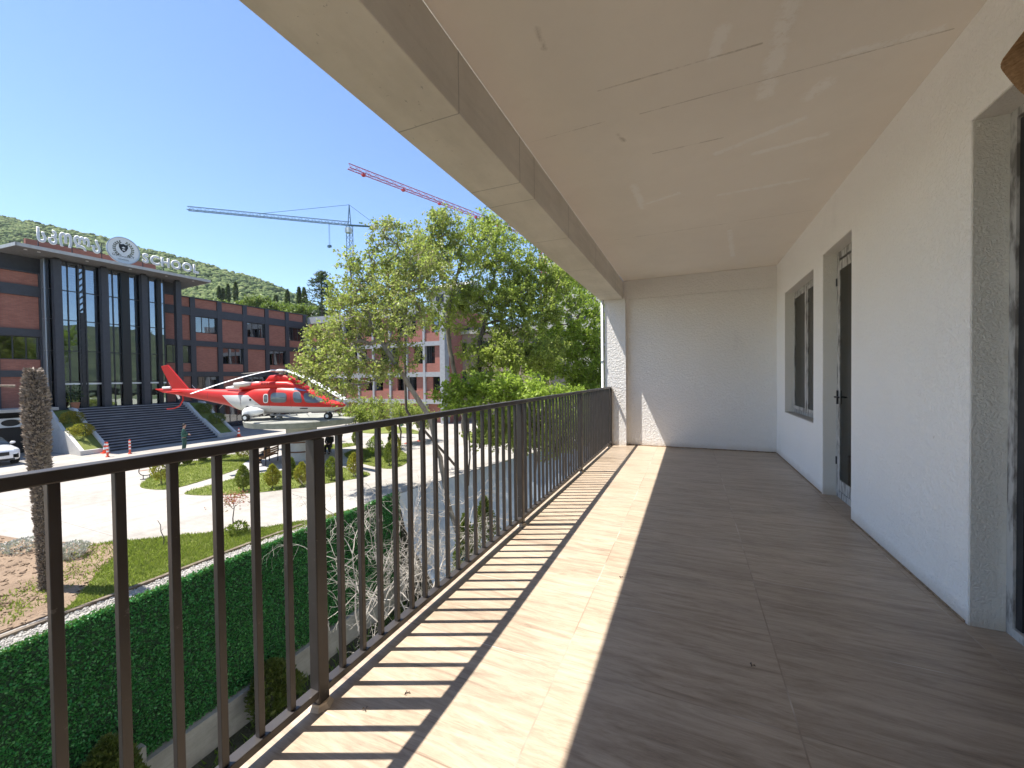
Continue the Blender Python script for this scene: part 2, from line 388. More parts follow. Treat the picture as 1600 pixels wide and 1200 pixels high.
M['twig'] = nmat('dry_twig', (.26, .23, .19), (.42, .38, .33), 8, .8)
L1 = [(.06, .10, .018), (.12, .17, .03), (.20, .24, .05)]
M['leaf_a'] = leafmat('young_leaves', [(.13, .17, .035), (.27, .31, .07), (.42, .44, .14), (.34, .26, .14)], .5, nscale=.8)
M['leaf_b'] = leafmat('green_leaves', [(.16, .19, .035), (.30, .35, .07), (.44, .48, .13)], .52)
M['leaf_c'] = leafmat('bright_leaves', [(.14, .20, .025), (.26, .36, .045), (.40, .50, .09)], .52)
M['leaf_bg'] = leafmat('mid_distance_leaves', [(.06, .10, .02), (.12, .17, .03), (.19, .25, .05)], .3)
M['leaf_dk'] = leafmat('evergreen_leaves', [(.015, .03, .012), (.03, .055, .02), (.05, .08, .03)], .15)
M['leaf_ced'] = leafmat('cedar_needles', [(.02, .04, .025), (.04, .07, .035)], .15)
M['leaf_yel'] = leafmat('golden_foliage', [(.16, .17, .02), (.28, .24, .03), (.34, .26, .04)], .35)
M['leaf_grn'] = leafmat('thuja_foliage', [(.07, .11, .02), (.13, .17, .03), (.2, .2, .04)], .3)
M['leaf_red'] = leafmat('crimson_leaves', [(.16, .02, .03), (.30, .05, .07), (.38, .12, .13)], .35)
M['leaf_art'] = leafmat('artificial_ivy', [(.014, .10, .024), (.035, .20, .05), (.09, .28, .08)], .2, rough=.35)
M['leaf_sil'] = leafmat('silver_foliage', [(.34, .34, .32), (.58, .57, .55)], .15)
M['blade'] = leafmat('grass_blades', [(.11, .15, .02), (.18, .21, .04), (.27, .28, .08)], .4)
M['blade_dk'] = leafmat('wild_grass', [(.05, .10, .015), (.10, .17, .03)], .35)
M['leaf_thu'] = leafmat('shaded_thuja', [(.03, .05, .012), (.07, .095, .02), (.13, .15, .035)], .25)
def forest_mat():
    m, t, p = mat('forest_canopy', (.1, .14, .05), .95, 0, .1)
    g = t.new('ShaderNodeNewGeometry')
    f = t.math('ADD', t.math('MULTIPLY', g.outputs['Random Per Island'], .55), t.math('MULTIPLY', t.noise(.012, detail=5), .5))
    t.link(t.ramp(f, [(.2, (.045, .075, .03)), (.45, (.10, .14, .05)), (.65, (.15, .19, .07)), (.85, (.20, .22, .10))]), p.inputs['Base Color'])
    t.link(t.bump(t.noise(1.2, detail=4), 1, .8), p.inputs['Normal'])
    return m
M['forest'] = forest_mat()
# ================================================================== BALCONY
YE, XR = 7.78, 1.30
def struct(name, mb, m, **k): o = mb.build(name, m, **k); o['kind'] = 'structure'; return o
struct('floor', MB().box(-1.42, 1.6, -9, YE, -.04, 0), M['tile'])
struct('floor_slab', MB().box(-1.40, 1.6, -9, YE+.6, -.32, -.042), M['conc'])
struct('ceiling', MB().box(-1.13, 1.6, -9, YE, 3.06, 3.3), M['ceiling'])
b = MB().box(-1.54, -1.13, -9, YE+.6, 2.72, 3.06)
bm_ = b.build('concrete_beam', M['beam'], bevel=.006); tag(bm_, 'long bare concrete edge beam under the balcony ceiling, running above the railing', 'beam')
# right wall with openings
w = MB()
ops = [(.2, 2.81, 0, 2.56), (4.45, 5.29, 0, 2.56), (5.64, 7.17, .72, 2.5)]
ys = [-9, .2, 2.81, 4.45, 5.29, 5.64, 7.17, YE]
for i in range(7):
    y0, y1 = ys[i], ys[i+1]
    op = [o for o in ops if abs(o[0]-y0) < 1e-6]
    if not op: w.box(XR, XR+.13, y0, y1, 0, 3.06)
    else:
        if op[0][2] > 0: w.box(XR, XR+.13, y0, y1, 0, op[0][2])
        w.box(XR, XR+.13, y0, y1, op[0][3], 3.06)
struct('wall_right', w, M['stucco'])
# grey raw reveals (2 mm skins on the opening sides, continuing behind the wall skin)
rv = MB()
for y0, y1, z0, z1 in ops:
    d0, d1 = XR+.004, XR+.3; e = .006
    rv.box(d0, d1, y1-e, y1+.02, z0+.001, z1); rv.box(d0, d1, y0-.02, y0+e, z0+.001, z1)
    rv.box(d0, d1, y0-.02, y1+.02, z1-e, z1+.02)
    if z0 > 0: rv.box(d0, d1, y0-.02, y1+.02, z0-.02, z0+e)
struct('wall_opening_reveals', rv, M['stucco_grey'])
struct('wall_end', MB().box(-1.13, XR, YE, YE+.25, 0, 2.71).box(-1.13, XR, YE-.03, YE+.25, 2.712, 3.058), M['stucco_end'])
struct('wall_behind', MB().box(-.9, XR, -9.25, -9, 0, 3.06), M['stucco'])
# thin dirt/grout line along the wall bases
struct('floor_joint', MB().box(XR-.006, XR-.0005, 2.83, 4.43, .0005, .012).box(XR-.006, XR-.0005, 5.31, YE-.01, .0005, .012).box(-1.05, XR-.01, YE-.012, YE-.001, .0005, .016), nmat('brown_grout', (.16, .10, .06), (.4, .3, .2), 20, .9))
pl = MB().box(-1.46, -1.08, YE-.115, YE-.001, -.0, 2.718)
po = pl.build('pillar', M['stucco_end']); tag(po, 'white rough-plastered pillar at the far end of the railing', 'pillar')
dp = thing('downpipe', (-1.52, YE-.12, -7.6), 'thin white downpipe running up the outside of the far pillar', 'pipe')
MB().tube([(-1.50, YE-.12, -7.5), (-1.50, YE-.12, 2.9)], .028, 12).build('pipe', M['white'], dp, smooth=True)
MB().lathe([(.036, 0), (.036, .04)], 14, (-1.50, YE-.12, 1.55)).build('bracket', M['steel'], dp)
# rest of our block (below, above, beyond)
blk = thing('apartment_block', (3, 4, -7.6), 'pale rendered apartment block that carries the balcony', 'building')
q = MB(); q.box(-1.1, XR+.2, -9.2, 7.9, -7.6, -.325); q.box(XR+.31, 9, -9.2, 20, -7.6, 6.4); q.box(-1.52, XR+.3, -9.2, YE+.6, 3.31, 6.4); q.box(-1.05, XR+.3, YE+.26, 20, -7.6, 3.3)
q.build('wall', M['stucco'], blk)
MB().box(-1.7, 9.2, -9.4, 20.2, 6.41, 6.6).build('roof', M['conc'], blk)
# black sheet standing in for the unlit rooms behind the openings
struct('dark_room_sheet', MB().box(XR+.302, XR+.309, -.2, 7.7, -.2, 3.05), M['black'])
# ---- near doorway: dark sliding door
DX = XR+.14
nd = thing('glass_door', (DX, 1.5, 0), 'near tall black-glazed balcony door cut off by the right edge', 'door')
f = MB(); f.box(DX-.005, DX+.06, 2.76, 2.803, .002, 2.553); f.box(DX-.005, DX+.06, .206, .25, .002, 2.553); f.box(DX-.005, DX+.06, .25, 2.76, 2.51, 2.553); f.box(DX-.005, DX+.06, .25, 2.76, .002, .045)
M['film'] = nmat('taped_frame', (.50, .49, .47), (.18, .17, .16), 22, .6, (30, .3, .004), 5, (1, 1, .3), lo=.45, hi=.62)
f.build('frame', M['film'], nd)
MB().box(DX+.02, DX+.03, .25, 2.76, .045, 2.51).build('pane', mat('black_glass', (.006, .006, .008), .12)[0], nd)
MB().box(DX+.005, DX+.05, 2.715, 2.757, .05, 2.50).build('sash', M['dark2'], nd)
# ---- far door
fd = thing('balcony_door', (DX, 4.87, 0), 'narrow far balcony door with protective film still on its frame', 'door')
f = MB(); f.box(DX-.02, DX+.05, 5.215, 5.282, .002, 2.55); f.box(DX-.02, DX+.05, 4.458, 4.52, .002, 2.55); f.box(DX-.02, DX+.05, 4.52, 5.215, 2.48, 2.55); f.box(DX-.02, DX+.05, 4.52, 5.215, .002, .07)
fr = f.build('frame', M['film'], fd)
s = MB(); s.box(DX-.035, DX-.0215, 5.135, 5.222, .09, 2.44); s.box(DX-.035, DX-.0215, 4.51, 4.58, .09, 2.44); s.box(DX-.035, DX-.0215, 4.58, 5.135, 2.35, 2.44); s.box(DX-.035, DX-.0215, 4.58, 5.135, .09, .2)
s.build('sash', M['film'], fd)
MB().box(DX-.03, DX-.025, 4.58, 5.135, .2, 2.35).build('pane', M['glass_bal'], fd)
MB().box(DX-.05, DX-.036, 5.165, 5.185, .98, 1.12).box(DX-.07, DX-.051, 5.08, 5.185, 1.045, 1.06).build('handle', M['dark2'], fd)
h = MB()
for z in (.35, 2.2): h.box(DX-.045, DX-.036, 5.205, 5.225, z, z+.08)
h.build('hinge', M['dark2'], fd)
MB().box(DX+.051, DX+.12, 4.46, 5.28, .3, 2.55).build('inner_blind', nmat('pale_curtain', (.45, .45, .40), (.56, .56, .5), 6, .9, None, 3, (1, 8, .2)), fd)
# ---- window
wd = thing('window', (DX, 6.4, .72), 'two-pane window with dark frame in the right wall near the corner', 'window')
f = MB(); f.box(DX-.02, DX+.04, 5.65, 5.70, .73, 2.49); f.box(DX-.02, DX+.04, 7.11, 7.16, .73, 2.49); f.box(DX-.02, DX+.04, 5.70, 7.11, 2.44, 2.49); f.box(DX-.02, DX+.04, 5.70, 7.11, .73, .78)
f.build('frame', M['film'], wd)
for y0, y1 in ((5.71, 6.38), (6.44, 7.10)):
    s = MB(); s.box(DX-.04, DX-.0215, y0, y0+.045, .79, 2.43); s.box(DX-.04, DX-.0215, y1-.045, y1, .79, 2.43); s.box(DX-.04, DX-.0215, y0+.045, y1-.045, 2.385, 2.43); s.box(DX-.04, DX-.0215, y0+.045, y1-.045, .79, .835)
    so_ = s.build('sash', M['film'], wd)
    MB().box(DX-.033, DX-.027, y0+.045, y1-.045, .835, 2.385).build('pane', M['glass_bal'], so_)
MB().box(DX-.045, DX-.0, 6.385, 6.435, .785, 2.435).build('mullion', M['film'], wd)
MB().box(DX+.041, DX+.1, 5.66, 7.15, .74, 2.48).build('inner_blind', nmat('grey_curtain', (.50, .48, .42), (.62, .6, .53), 6, .9, None, 3, (1, 8, .2)), wd)
MB().box(XR+.006, DX-.021, 5.65, 7.16, .7265, .735).build('sill', M['conc'], wd)
# ---- woven hanging shade, top right corner
hp = pY(1606, 86, 1.9)
c0 = W(1626, 88, 1.42)
hs = thing('hanging_shade', (c0[0], c0[1], c0[2]-.15), 'ribbed brown woven shade hanging at the top right corner', 'lampshade')
prof = []
for i in range(26):
    u = i/25; r = .05+.065*min(1, u/.55)**.9 if u < .62 else .115-.07*(u-.62)/.38
    r *= .70; prof.append((r, -.11+.22*u)); prof.append((r*1.12, -.11+.22*(u+.012))); prof.append((r*.93, -.11+.22*(u+.024)))
MB().lathe(prof, 28, tuple(c0)).build('woven_body', nmat('woven_straw', (.26, .15, .07), (.5, .33, .18), 40, .85, (60, .8, .01), 4, (1, 1, 3)), hs, smooth=False)
MB().tube([(c0[0], c0[1], c0[2]+.15), (c0[0], c0[1], 3.055)], .006, 6).build('cord', M['white'], hs)
# ================================================================== RAILING
rl = thing('balcony_railing', (-1.36, 3, 0), 'dark brown metal balcony railing with upright bars and its shadow on the tiles', 'railing')
MB().box(-1.382, -1.338, -8.9, 7.66, 1.067, 1.099).build('top_rail', M['rail'], rl, bevel=.004)
MB().box(-1.382, -1.338, -8.9, 7.66, .045, .075).build('bottom_rail', M['rail'], rl, bevel=.003)
k = 0
P0 = 1.143
for i in range(-2, 4):
    y = P0+2.11*i
    y = min(y, 7.4)
    MB().box(-1.385, -1.335, y-.025, y+.025, 0, 1.066).build('post', M['rail'], rl, bevel=.004)
    if -1 <= i:
        MB().lathe([(.05, 0), (.036, .012), (.034, .02)], 7, (-1.358, y, .0)).build('post_grout', nmat('mortar_smear', (.5, .4, .3), (.65, .55, .45), 30, .9), rl)
for i in range(-2, 3):
    for j in range(1, 18):
        y = P0+2.11*i+(.1172 if i >= 0 else .119)*j-(0 if i >= 0 else .038)
        if -2.6 < y < 7.33: MB().box(-1.371, -1.349, y-.011, y+.011, .076, 1.066).build('baluster', M['rail'], rl, bevel=.002)
MB().box(-1.385, -1.335, 7.61, 7.66, .0, 1.066).build('post', M['rail'], rl, bevel=.004)
# few dry bits on the tiles
lf = MB()
for x, y, a in ((-1.07, 1.32, .3), (-1.17, 1.19, 1.4), (-.41, 2.63, .5), (.25, 2.05, 2)):
    for kk in range(3):
        an = a+kk*1.9; s_ = .008
        lf.add([(x, y, .004), (x+s_*math.cos(an), y+s_*math.sin(an), .012), (x+1.8*s_*math.cos(an+.3), y+1.8*s_*math.sin(an+.3), .003), (x+s_*math.cos(an+.7), y+s_*math.sin(an+.7), .004)], [(0, 1, 2, 3)])
tag(lf.build('dry_leaf_bits', M['bark_dk']), kind='stuff')
# ================================================================== GROUND
GZ = -3.4
BIG = 1500
gs = MB()
LX0 = -11.05   # top of the bank that carries the hedge
gs.add([(-BIG, -BIG, GZ-.02), (LX0, -BIG, GZ-.02), (LX0, 13.1, GZ-.02), (-9.4, 20.6, GZ-.02), (-5.6, 38, GZ-.02), (20, 60, GZ-.02), (BIG, 80, GZ-.02), (BIG, BIG, GZ-.02), (-BIG, BIG, GZ-.02)], [(0, 1, 2, 3, 4, 5, 6, 7, 8)])
struct('ground', gs, M['terrain'], top=(0, 0, 0))
# paved court
pv = MB().prism([(-60, -25), (-11.9, -25), (-11.3, 10), (-10.95, 13.0), (-9.5, 20.5), (-5.8, 38), (-8, 60), (-60, 60)], GZ-.1, GZ)
struct('courtyard_paving', pv, M['road'], top=(0, 0, 0))
edge = [(-19.4, 4.9), (-17.9, 5.1), (-15.6, 5.8), (-14.8, 6.4), (-14.2, 7.0), (-12.5, 8.2), (-11.6, 9.4), (-11.02, 10.8)]
far_l = [(-26, 2.5), (-24, 3.8), (-21.5, 4.6)]
soil_poly = [(-30, -12)]+far_l+edge[:3]+[(-14.7, 6.05), (-13.2, 4.8), (-11.85, 3.9), (-11.62, -12)]
lawn_poly = [(-15.6, 5.8)]+edge[3:]+[(-11.02, 9.5), (-11.4, 7.5), (-11.5, 4.7), (-11.62, 3.6), (-11.85, 3.9), (-13.2, 4.8), (-14.7, 6.05)]
def in_poly(x, y, poly):
    c = False; n = len(poly)
    for i in range(n):
        x1, y1 = poly[i]; x2, y2 = poly[(i+1) % n]
        if (y1 > y) != (y2 > y) and x < (x2-x1)*(y-y1)/(y2-y1)+x1: c = not c
    return c
def ground_patch(poly, z, step, amp, seed=0):
    """gridded sheet clipped to polygon with gentle bumps; edge skirts by prism"""
    mb = MB(); mb.prism(poly, z-.12, z-.006)
    xs = np.arange(min(p[0] for p in poly), max(p[0] for p in poly), step); yy = np.arange(min(p[1] for p in poly), max(p[1] for p in poly), step)
    idx = {}
    def vid(i, j):
        if (i, j) not in idx:
            x = xs[0]+i*step; y = yy[0]+j*step
            idx[(i, j)] = len(mb.v); mb.v.append((x, y, z+amp*noise.noise(Vector((x*1.3+seed, y*1.3, 0)))+amp*.6*noise.noise(Vector((x*4+seed, y*4, 3)))))
        return idx[(i, j)]
    for i in range(len(xs)):
        for j in range(len(yy)):
            x = xs[0]+i*step; y = yy[0]+j*step
            if all(in_poly(x+a, y+b_, poly) for a in (0, step) for b_ in (0, step)):
                mb.f.append((vid(i, j), vid(i+1, j), vid(i+1, j+1), vid(i, j+1))); mb.m.append(0)
    return mb
struct('soil_bed', ground_patch(soil_poly, GZ+.035, .12, .05, 5), M['soil'], top=(0, 0, 0))
struct('lawn', ground_patch(lawn_poly, GZ+.035, .15, .03, 9), M['grass'], top=(0, 0, 0))
def smooth_poly(pts, n=3):
    for _ in range(n):
        o = []
        for i in range(len(pts)):
            a, b_ = pts[i], pts[(i+1) % len(pts)]
            o += [(a[0]*.75+b_[0]*.25, a[1]*.75+b_[1]*.25), (a[0]*.25+b_[0]*.75, a[1]*.25+b_[1]*.75)]
        pts = o
    return pts
isl = [
 [(-23.4, 10.2), (-22.4, 9.6), (-21.4, 9.6), (-20.5, 9.9), (-21.0, 11.7), (-21.9, 13.8), (-23.0, 14.5), (-23.6, 15.4), (-24.8, 16.2), (-26.6, 16.3), (-26.5, 15.0), (-26.5, 14.1), (-25.6, 11.9)],
 [(-19.5, 9.7), (-18.5, 9.8), (-17.6, 10.2), (-16.5, 11.0), (-15.9, 11.7), (-15.3, 12.4), (-14.75, 13.6), (-14.2, 14.7), (-14.3, 15.3), (-15.4, 15.6), (-17.2, 15.9), (-17.8, 15.4), (-18.6, 14.6), (-19.5, 13.9), (-19.8, 13.2), (-19.9, 12.2), (-19.7, 11.0)],
 [(-20.2, 19.0), (-20.1, 20.8), (-19.0, 21.4), (-17.3, 21.0), (-16.3, 20.3), (-15.2, 19.4), (-14.2, 17.8), (-14.1, 16.6), (-14.6, 16.4), (-16.0, 16.8), (-17.0, 17.1), (-18.4, 17.7)],
 [(-24.0, 20.4), (-23.4, 21.4), (-22.5, 22.2), (-21.4, 22.0), (-21.6, 21.0), (-22.0, 19.3)],
 [(-29.6, 29.9), (-26.4, 31.9), (-22.0, 29.4), (-20.5, 27.6), (-22.2, 27.8), (-25.1, 26.3), (-28, 27.5)],
 [(-18.5, 30.0), (-12, 33.5), (-9.5, 31), (-11.5, 25.5), (-14.5, 25.2)]]
kb = MB()
isl = [smooth_poly(p, 2) for p in isl]
for i, p in enumerate(isl):
    struct('lawn', ground_patch(p, GZ+.03, .3, .03, i*7), M['grass'], top=(0, 0, 0))
# shaded paved disc beneath plinth
HC = (-21.1, 17.0)
struct('plaza_disc', MB().lathe([(3.3, GZ+.004), (3.3, GZ+.016)], 48, (HC[0]+.2, HC[1]-.1, 0)), nmat('grey_pavers', (.30, .29, .28), (.42, .41, .40), 3, .9, (25, .3, .01)))
# kerb + gravel
def strip(x0, x1, ya, yb, za, zb): return MB().add([], [])
struct('kerb', MB().prism([(-11.72, -20), (-11.62, -20), (-11.42, 7.5), (-11.3, 9.0), (-11.4, 9.0), (-11.52, 7.5)], GZ-.1, GZ+.09), nmat('weathered_brown_edging', (.10, .075, .055), (.20, .16, .12), 8, .9, (20, .5, .01)))
struct('gravel_bed', MB().prism([(-11.61, -20), (-10.99, -20), (-10.99, 10.2), (-11.28, 9.0), (-11.41, 7.5)], GZ-.1, GZ+.03), nmat('gravel_fines', (.24, .225, .20), (.38, .36, .33), 20, .95, (50, 1, .02)))
def scatter_tris(n, samp, size, tilt, seed, k=3):
    r = np.random.default_rng(seed); P = samp(n, r); N = len(P)
    an = r.random(N)*2*math.pi; h = size*(.5+r.random(N)); w_ = .13*h+.004
    dx = np.stack([np.cos(an), np.sin(an), np.zeros(N)], 1); le = (r.random((N, 3))-.5)*2*tilt; le[:, 2] = 1
    tip = P+le*h[:, None]
    return np.stack([P-dx*w_[:, None], P+dx*w_[:, None], tip], 1)
def poly_samp(poly, z):
    def f(n, r):
        xs = [p[0] for p in poly]; yy = [p[1] for p in poly]; out = []
        while len(out) < n:
            x = r.uniform(min(xs), max(xs)); y = r.uniform(min(yy), max(yy))
            if in_poly(x, y, poly): out.append((x, y, z))
        return np.array(out)
    return f
near_l = [p for p in lawn_poly]
V = scatter_tris(26000, poly_samp(near_l, GZ+.02), .07, .7, 3)
tag(quads_obj('lawn_grass', V, M['blade'], k=3), kind='stuff')
for i, p in enumerate(isl[:4]):
    V = scatter_tris((11000, 9000, 8000, 1500)[i], poly_samp(p, GZ+.01), .08, .8, 30+i)
    tag(quads_obj('lawn_grass', V, M['blade'], k=3), kind='stuff')
mix_poly = [(-15.9, 5.6), (-14.4, 6.6), (-12.0, 3.2), (-12.6, 2.4), (-14.5, 4.2)]
V = scatter_tris(1500, poly_samp(mix_poly, GZ+.03), .08, .9, 41); tag(quads_obj('sparse_grass', V, M['blade'], k=3), kind='stuff')
st = []
r_ = np.random.default_rng(5)
gv, gf = ICO[0]; gf = np.array(gf)
N = 2600; C = np.stack([r_.uniform(-11.56, -11.02, N), r_.uniform(1.2, 10.0, N), np.full(N, GZ+.035)], 1); C = C[C[:, 0] < -11.60+.018*np.maximum(C[:, 1], 0)*0+.6]
S = r_.uniform(.014, .035, (len(C), 1, 1)); vv = gv[None]*S*r_.uniform(.6, 1.2, (len(C), 12, 1))+C[:, None, :]
tag(quads_obj('gravel_stones', vv[:, gf].reshape(-1, 3, 3), nmat('pale_pebbles', (.28, .265, .24), (.48, .45, .41), 30, .9), k=3), kind='stuff')
# clods on the soil
N = 1500; C = poly_samp([p for p in [(-22, 2), (-21.5, 4.4), (-17.9, 5.0), (-15.6, 5.7), (-13.2, 4.6), (-11.8, 3.4), (-11.7, 1.2), (-15, 1)]], GZ+.04)(N, r_)
S = r_.uniform(.015, .06, (N, 1, 1))**1.0; vv = gv[None]*S*np.array([1, 1, .6])*r_.uniform(.5, 1.3, (N, 12, 1))+C[:, None, :]
tag(quads_obj('soil_clods', vv[:, gf].reshape(-1, 3, 3), M['soil'], k=3), kind='stuff')
# lower garden under the balcony
LZ = -7.6
struct('lower_garden', MB().box(-12, -.9, -20, 60, LZ-.3, LZ), M['dirt_dark'], top=(0, 0, 0))
struct('retaining_bank', MB().prism([(-11.06, -20), (-10.80, -20), (-10.80, 13.0), (-11.04, 13.0)], LZ, GZ-.03), M['conc'])
V = scatter_tris(22000, lambda n, r: np.stack([r.uniform(-10.4, -1.2, n), r.uniform(.5, 30, n), np.full(n, LZ)], 1), .16, .8, 8)
tag(quads_obj('garden_grass', V, M['blade_dk'], k=3), kind='stuff')
# ---- hedge fence
hf = thing('artificial_hedge_fence', (-10.75, 5, LZ), 'dark green artificial hedge screen below the balcony, on a low concrete kerb', 'fence')
MB().box(-10.79, -10.72, -12, 12.9, -6.72, GZ+.08).build('backing_panel', mat('dark_green_mesh', (.01, .04, .015), .8)[0], hf)
kb = MB(); kb.box(-10.79, -10.52, -12, 12.9, LZ, -6.73)
for y in (-6, -1, 4.2, 8.9, 12.6): kb.box(-10.79, -10.47, y, y+.3, LZ+.0, -6.35)
kb.build('concrete_kerb', concrete('dark_concrete', (.22, .21, .19), (.33, .32, .29)), hf, bevel=.01)  # kerb in a darker grey concrete tone
r_ = np.random.default_rng(21); N = 72000
Pn = np.stack([-10.70+r_.random(N)*.05, r_.uniform(.6, 12.9, N), r_.uniform(-6.72, GZ+.14, N)], 1)
top = r_.random(N) < .10; Pn[top, 2] = GZ+.09+.08*r_.random(top.sum()); Pn[top, 0] = -10.80+.14*r_.random(top.sum())
def leaf_quads(P, D, S, r, asp=.6, fold=.25):
    N = len(P); D = D/np.linalg.norm(D, axis=1, keepdims=True); q = r.normal(size=(N, 3)); B = np.cross(D, q); B /= np.linalg.norm(B, axis=1, keepdims=True)
    Nn = np.cross(D, B); S = S[:, None]
    return np.stack([P, P+D*S*.5+B*S*asp*.5+Nn*S*fold*.4, P+D*S, P+D*S*.5-B*S*asp*.5+Nn*S*fold*.4], 1)
D = r_.normal(size=(N, 3))*.7; D[:, 0] += .5; D[:, 2] += .25
quads_obj('ivy_leaves', leaf_quads(Pn, D, r_.uniform(.035, .07, N), r_, .7), M['leaf_art'], hf)
# ---- tarp covered bank to the right
tb = MB(); nU, nV = 150, 16
a0 = np.array([-10.85, 13.0]); a1 = np.array([-3.6, 48.0])
grid = []
for i in range(nU+1):
    u = i/nU
    for j in range(nV+1):
        v = j/nV; c = a0+(a1-a0)*u
        fold = .14*math.sin(u*150+2*noise.noise(Vector((u*40, v*2, 0))))*v*math.exp(-u*3)+.09*noise.noise(Vector((u*60, v*3, 1)))
        x = c[0]+v*2.0*(.55+.45*v)+fold*1.0; y = c[1]-.2*v+.05*fold; z = GZ+.03+(-3.7)*v**.9+.09*noise.noise(Vector((u*50, v*5, 7)))
        tb.v.append((x, y, z))
for i in range(nU):
    for j in range(nV):
        k = i*(nV+1)+j; tb.f.append((k, k+1, k+nV+2, k+nV+1)); tb.m.append(0)
m_t, t_, p_ = mat('pale_blue_tarpaulin', (.56, .62, .70), .5, 0, .4)
t_.link(t_.ramp(t_.noise(1.2, detail=6, mul=(1, 1, .4)), [(.3, (.24, .30, .39)), (.55, (.36, .41, .48)), (.75, (.48, .51, .55))]), p_.inputs['Base Color']); t_.link(t_.bump(t_.noise(5, detail=6), .6, .04), p_.inputs['Normal'])
to = tb.build('tarpaulin_cover', m_t, smooth=True); tag(to, 'pale blue-white tarpaulin sheet hanging over the bank behind the railing bars', 'tarpaulin')
struct('bank', MB().add([(-10.98, 13.0, GZ-.25), (-3.73, 48, GZ-.25), (-2.6, 48, LZ), (-9.9, 13, LZ), (-10.95, 13.0, LZ), (-3.7, 48, LZ)], [(0, 1, 2, 3), (0, 3, 4), (1, 5, 2), (0, 4, 5, 1), (3, 2, 5, 4)]), M['dirt_dark'])
# ================================================================== SCHOOL
WX = -42.5; PF = WX+.16
sch = thing('school_building', (WX, 17, GZ), 'dark-framed red brick school with tall glass entrance and flat canopy roof', 'building')
BANDS = [(7.38, 8.12), (4.56, 5.06), (1.71, 2.15), (-1.05, -.55)]
rows = [(5.06, 7.38), (2.15, 4.56), (-.55, 1.71)]
def wing(y0, y1, piers, start, parent, bays_shift=0):
    b = MB(); b.box(WX-8, WX-.3, y0, y1, GZ, 8.9); b.build('core_wall', M['dark'], parent)
    f = MB()
    for z0, z1 in BANDS: f.box(WX-.3, PF-.02, y0, y1, z0, z1)
    f.box(WX-.3, PF+.02, y0, y1, 9.02, 9.10)
    for y in piers: f.box(WX-.3, PF, y-.21, y+.21, GZ, 9.05)
    f.build('frame_grid', M['dark'], parent)
    for i in range(len(piers)-1):
        a, c = piers[i]+.212, piers[i+1]-.212
        MB().box(WX-.28, WX+.02, a, c, 8.122, 9.01).build('parapet_panel', M['brick'], parent)
        for r, (z0, z1) in enumerate(rows):
            if (i+start+r) % 2 == 0:
                MB().box(WX-.28, WX, a, c, z0+.002, z1-.002).build('brick_panel', M['brick'], parent)
            else:
                s = z0+.78 if r < 2 else z0+.3
                MB().box(WX-.28, WX+.01, a, c, z0+.002, s).build('brick_panel', M['brick'], parent)
                window(a, c, s+.002, z1-.002, parent)
        window(a, c, GZ+.05, -1.052, parent)
def window(a, c, z0, z1, parent, x=None, n=3):
    x = WX-.14 if x is None else x
    f = MB(); f.box(x, x+.07, a, a+.06, z0, z1); f.box(x, x+.07, c-.06, c, z0, z1); f.box(x, x+.07, a+.06, c-.06, z1-.06, z1); f.box(x, x+.07, a+.06, c-.06, z0, z0+.06)
    for k in range(1, n): yy = a+(c-a)*k/n; f.box(x+.005, x+.065, yy-.03, yy+.03, z0+.06, z1-.06)
    o = f.build('window', M['dark2'], parent)
    MB().box(x+.03, x+.04, a+.06, c-.06, z0+.06, z1-.06).build('pane', M['glass_win'], o)
P_R = [20.15, 22.55, 24.9, 27.38, 29.77, 32.21, 34.54]
wing(12.9, 35.0, [17.75]+P_R, 1, sch)
P_L = [1.2, 4.4, 7.7, 10.75, 13.05]
b = MB()
wing(1.0, 12.9, P_L, 1, sch)
# dark sheet standing in for unlit rooms behind the school windows
MB().box(WX-.299, WX-.285, 1.2, 34.8, GZ+.1, 7.3).build('unlit_rooms_sheet', M['inner'], sch)
# left-hand undercroft: ledge, white board with a dark oval
MB().box(WX, -40.2, 2, 12.95, -.62, -.42).build('ledge', M['conc'], sch)
sb = thing('oval_sign_board', (-40.9, 10.9, -1.7), 'white board with a black oval above the parked car', 'sign')
MB().box(-41.0, -40.9, 9.2, 11.75, -1.62, -1.02).build('board', M['white'], sb)
ov = MB(); n = 28
vs = [(-40.895, 10.95+.42*math.cos(2*math.pi*k/n), -1.32+.22*math.sin(2*math.pi*k/n)) for k in range(n)]; vs += [(-40.87, v[1], v[2]) for v in vs]
ov.add(vs, [tuple(range(n, 2*n))]+[(k, (k+1) % n, n+(k+1) % n, n+k) for k in range(n)]).build('oval_emblem', M['black'], sb)
MB().box(-41.3, -41.1, 8, 12.2, GZ, -1.66).build('garage_dark_box', M['black'], sch)  # solid black box stands in for the unlit garage depth
# podium + stair
CX = -41.15
TOPZ = -.62
MB().box(WX, -40.75, 12.7, 22.9, GZ, TOPZ).build('podium', M['dark'], sch)
stair = thing('entrance_stair', (-38.2, 17.2, GZ), 'wide dark grey flight of steps up to the glass entrance', 'stairs')
NS = 17; X0s, X1s = -40.748, -35.75
s = MB(); y0, y1 = 13.82, 20.6
for i in range(NS):
    xa = X1s-(X1s-X0s)*i/NS; xb = X1s-(X1s-X0s)*(i+1)/NS; zt = GZ+(TOPZ-GZ)*(i+1)/NS
    s.cur = 0; s.box(X0s, xa, y0, y1, zt-(TOPZ-GZ)/NS+.001, zt-.045)
    s.cur = 1; s.box(xb, xa+.05, y0+.002, y1-.002, zt-.044, zt)
s.build('steps', [nmat('shaded_risers', (.025, .027, .033), (.05, .052, .06), 2.5, .7), nmat('slate_steps', (.17, .175, .20), (.32, .325, .35), 1.3, .5, (30, .2, .01), 8)], stair)  # risers darker than treads: shade under the nosings put into the colour
